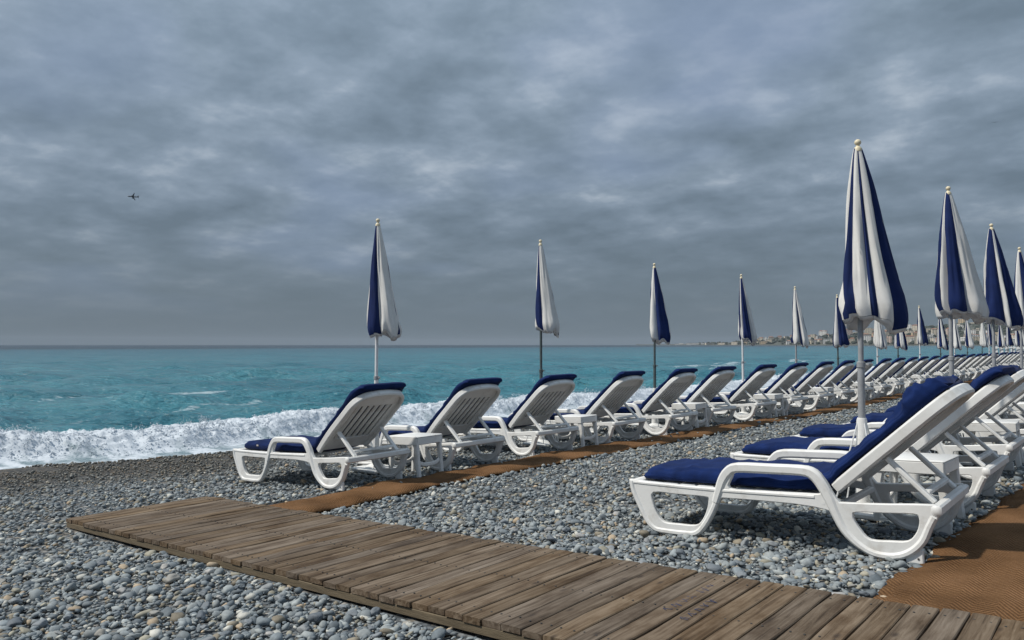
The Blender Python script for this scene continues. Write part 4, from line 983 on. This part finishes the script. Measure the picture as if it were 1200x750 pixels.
for k in range(190):
    px = 872 + (1330 - 872) * rb.random() ** .9
    hill = min(1, (px - 860) / 200)
    if rb.random() < .42: b_ = rb.uniform(35, 62); fl = rb.choice([3, 4, 5, 6])
    else: b_ = rb.uniform(80, 460); fl = rb.choice([2, 2, 3, 4, 5, 6])
    building(px, b_, rb.uniform(10, 30) * (.7 + .3 * hill), rb.uniform(9, 14), fl if px > 930 else min(fl, 3), rb.choices(range(6), [4, 4, 2, 2, 1, 3])[0], rb.random() < .35)
for px, wdt, fl in ((797, 40, 1), (815, 70, 2), (832, 34, 2), (846, 26, 2), (861, 22, 3)): building(px, 22, wdt, 14, fl, rb.choice([0, 1]), False)
# tree cover between the houses, read as one mass at this distance
nt_ = 1500; rt = np.random.default_rng(8)
px = 815 + rt.random(nt_) ** .85 * 560; bb = np.where(rt.random(nt_) < .3, rt.uniform(24, 60, nt_), rt.uniform(70, 520, nt_))
pos = []; S = []
for p, b_ in zip(px, bb):
    D = float(np.interp(p, CP, CD)) + b_; X_, Y_ = az_pt(p, D); rdt = rt.uniform(2.5, 6.0) * (1 if p > 900 else .7); pos.append((X_, Y_, coast_z(p, b_) + rdt * .6)); S.append((rdt * rt.uniform(.8, 1.6), rdt * rt.uniform(.8, 1.4), rdt * rt.uniform(.7, 1.25)))
P, F, _ = scatter('t', np.array(pos), rot_mats(nt_, rt, .2), np.array(S), ICO[1])
P = P + 1.0 * np.stack([vnoise(P[:, 0] / 2.2, P[:, 1] / 2.2, P[:, 2] / 2.2, q) for q in (1, 2, 3)], -1)
tag(obj('far_trees', fast_mesh('far_trees', P, F, False), None, [M['far_tree']]), 'dark green tree cover on the far shore', None, None, 'stuff')

# ------------------------------------------------------------------ airliner and gull
def ray3(px, py, D):
    up = Vector((0, 0, 1)); f = F3 * math.cos(PITCH) + up * math.sin(PITCH); uu = up * math.cos(PITCH) - F3 * math.sin(PITCH)
    d = f + R3 * ((px - 600) / FPX) - uu * ((py - 375) / FPX); return Vector((0, 0, CAM_H)) + d * D
M['jet'] = material('airliner_paint', (.10, .105, .12), .4); M['jet_nose'] = material('airliner_white', (.7, .7, .7), .4)
pl = empty('airliner', ray3(156, 230.5, 2700)); tag(pl, 'small passenger airliner flying low under the grey clouds above the sea', 'airplane')
mb = MB(); Lf = 36
mb.tube([(-Lf / 2 + a, 0, b) for a, b in ((0, -.3), (1.2, -.1), (3, 0), (6, 0), (24, 0), (30, .4), (34, 1.0), (36, 1.4))], [.3, 1.3, 1.85, 2.0, 2.0, 1.5, .7, .2], 14); mb.build('fuselage', M['jet'], pl)
def wing(a, b, c0, c1, t, nm):
    a, b = Vector(a), Vector(b); v = []
    for p, c in ((a, c0), (b, c1)): v += [(p.x - c / 2, p.y, p.z), (p.x, p.y, p.z + t), (p.x + c / 2, p.y, p.z), (p.x, p.y, p.z - t)]
    mb = MB(); mb.add(v, [(0, 1, 5, 4), (1, 2, 6, 5), (2, 3, 7, 6), (3, 0, 4, 7), (3, 2, 1, 0), (4, 5, 6, 7)], False); mb.build(nm, M['jet'], pl)
for s in (-1, 1):
    wing((-1, s * 1.5, -1), (5.5, s * 16.5, 1.0), 6.5, 1.8, .45, 'wing'); wing((14.8, s * .8, 1), (17, s * 6, 1.5), 3.6, 1.4, .2, 'tailplane')
    mb = MB(); mb.tube([(-4.5, s * 5.6, -1.7), (-4.2, s * 5.6, -1.7), (-1.2, s * 5.6, -1.7), (0, s * 5.6, -1.6)], [.9, 1.1, 1.0, .6], 10); mb.build('engine', M['jet'], pl)
mb = MB(); mb.add([(12.5, -.2, 1.5), (17.5, -.2, 1.8), (18.6, -.1, 7), (16.4, -.1, 7), (12.5, .2, 1.5), (17.5, .2, 1.8), (18.6, .1, 7), (16.4, .1, 7)], [(0, 1, 2, 3), (7, 6, 5, 4), (0, 4, 5, 1), (1, 5, 6, 2), (2, 6, 7, 3), (3, 7, 4, 0)], False); mb.build('tail_fin', M['jet'], pl)
pl.rotation_euler = (math.radians(-42), math.radians(3), YAW + math.radians(16))
M['gull'] = material('gull_feathers', (.12, .12, .13), .8)
g = empty('gull', ray3(1166, 143.5, 150)); tag(g, 'dark gull gliding high in the grey sky', 'bird')
mb = MB(); mb.tube([(-.22, 0, 0), (-.12, 0, .01), (0, 0, 0), (.14, 0, 0), (.24, 0, .01)], [.015, .05, .06, .035, .01], 8); mb.build('body', M['gull'], g)
for s in (-1, 1):
    mb = MB(); pts = [(0, s * .04, .02), (-.03, s * .3, .10), (.06, s * .62, .05)]; ch = [.16, .14, .03]; v = []
    for p, c in zip(pts, ch): v += [(p[0] - c / 2, p[1], p[2]), (p[0], p[1], p[2] + .012), (p[0] + c / 2, p[1], p[2]), (p[0], p[1], p[2] - .012)]
    f = []
    for i in range(2): f += [(i * 4 + k, i * 4 + (k + 1) % 4, i * 4 + 4 + (k + 1) % 4, i * 4 + 4 + k) for k in range(4)]
    mb.add(v, f + [(3, 2, 1, 0), (8, 9, 10, 11)], False); mb.build('wing', M['gull'], g)
g.rotation_euler = (0, 0, YAW + math.radians(60))

# ------------------------------------------------------------------ sea haze
hz = MB(); hz.box((-4200, 3400, 47), (6200, 7200, 51), 0)
hm = bpy.data.materials.new('sea_haze'); hm.use_nodes = True; nt = hm.node_tree; nt.nodes.clear()
pv = N(nt, 'ShaderNodeVolumePrincipled', _Density=.00007, _Anisotropy=.0); pv.inputs['Color'].default_value = (.52, .60, .69, 1)
mo = N(nt, 'ShaderNodeOutputMaterial'); nt.links.new(pv.outputs[0], mo.inputs['Volume'])
tag(hz.build('haze', hm), 'thin bluish sea haze over the bay', None, None, 'stuff')
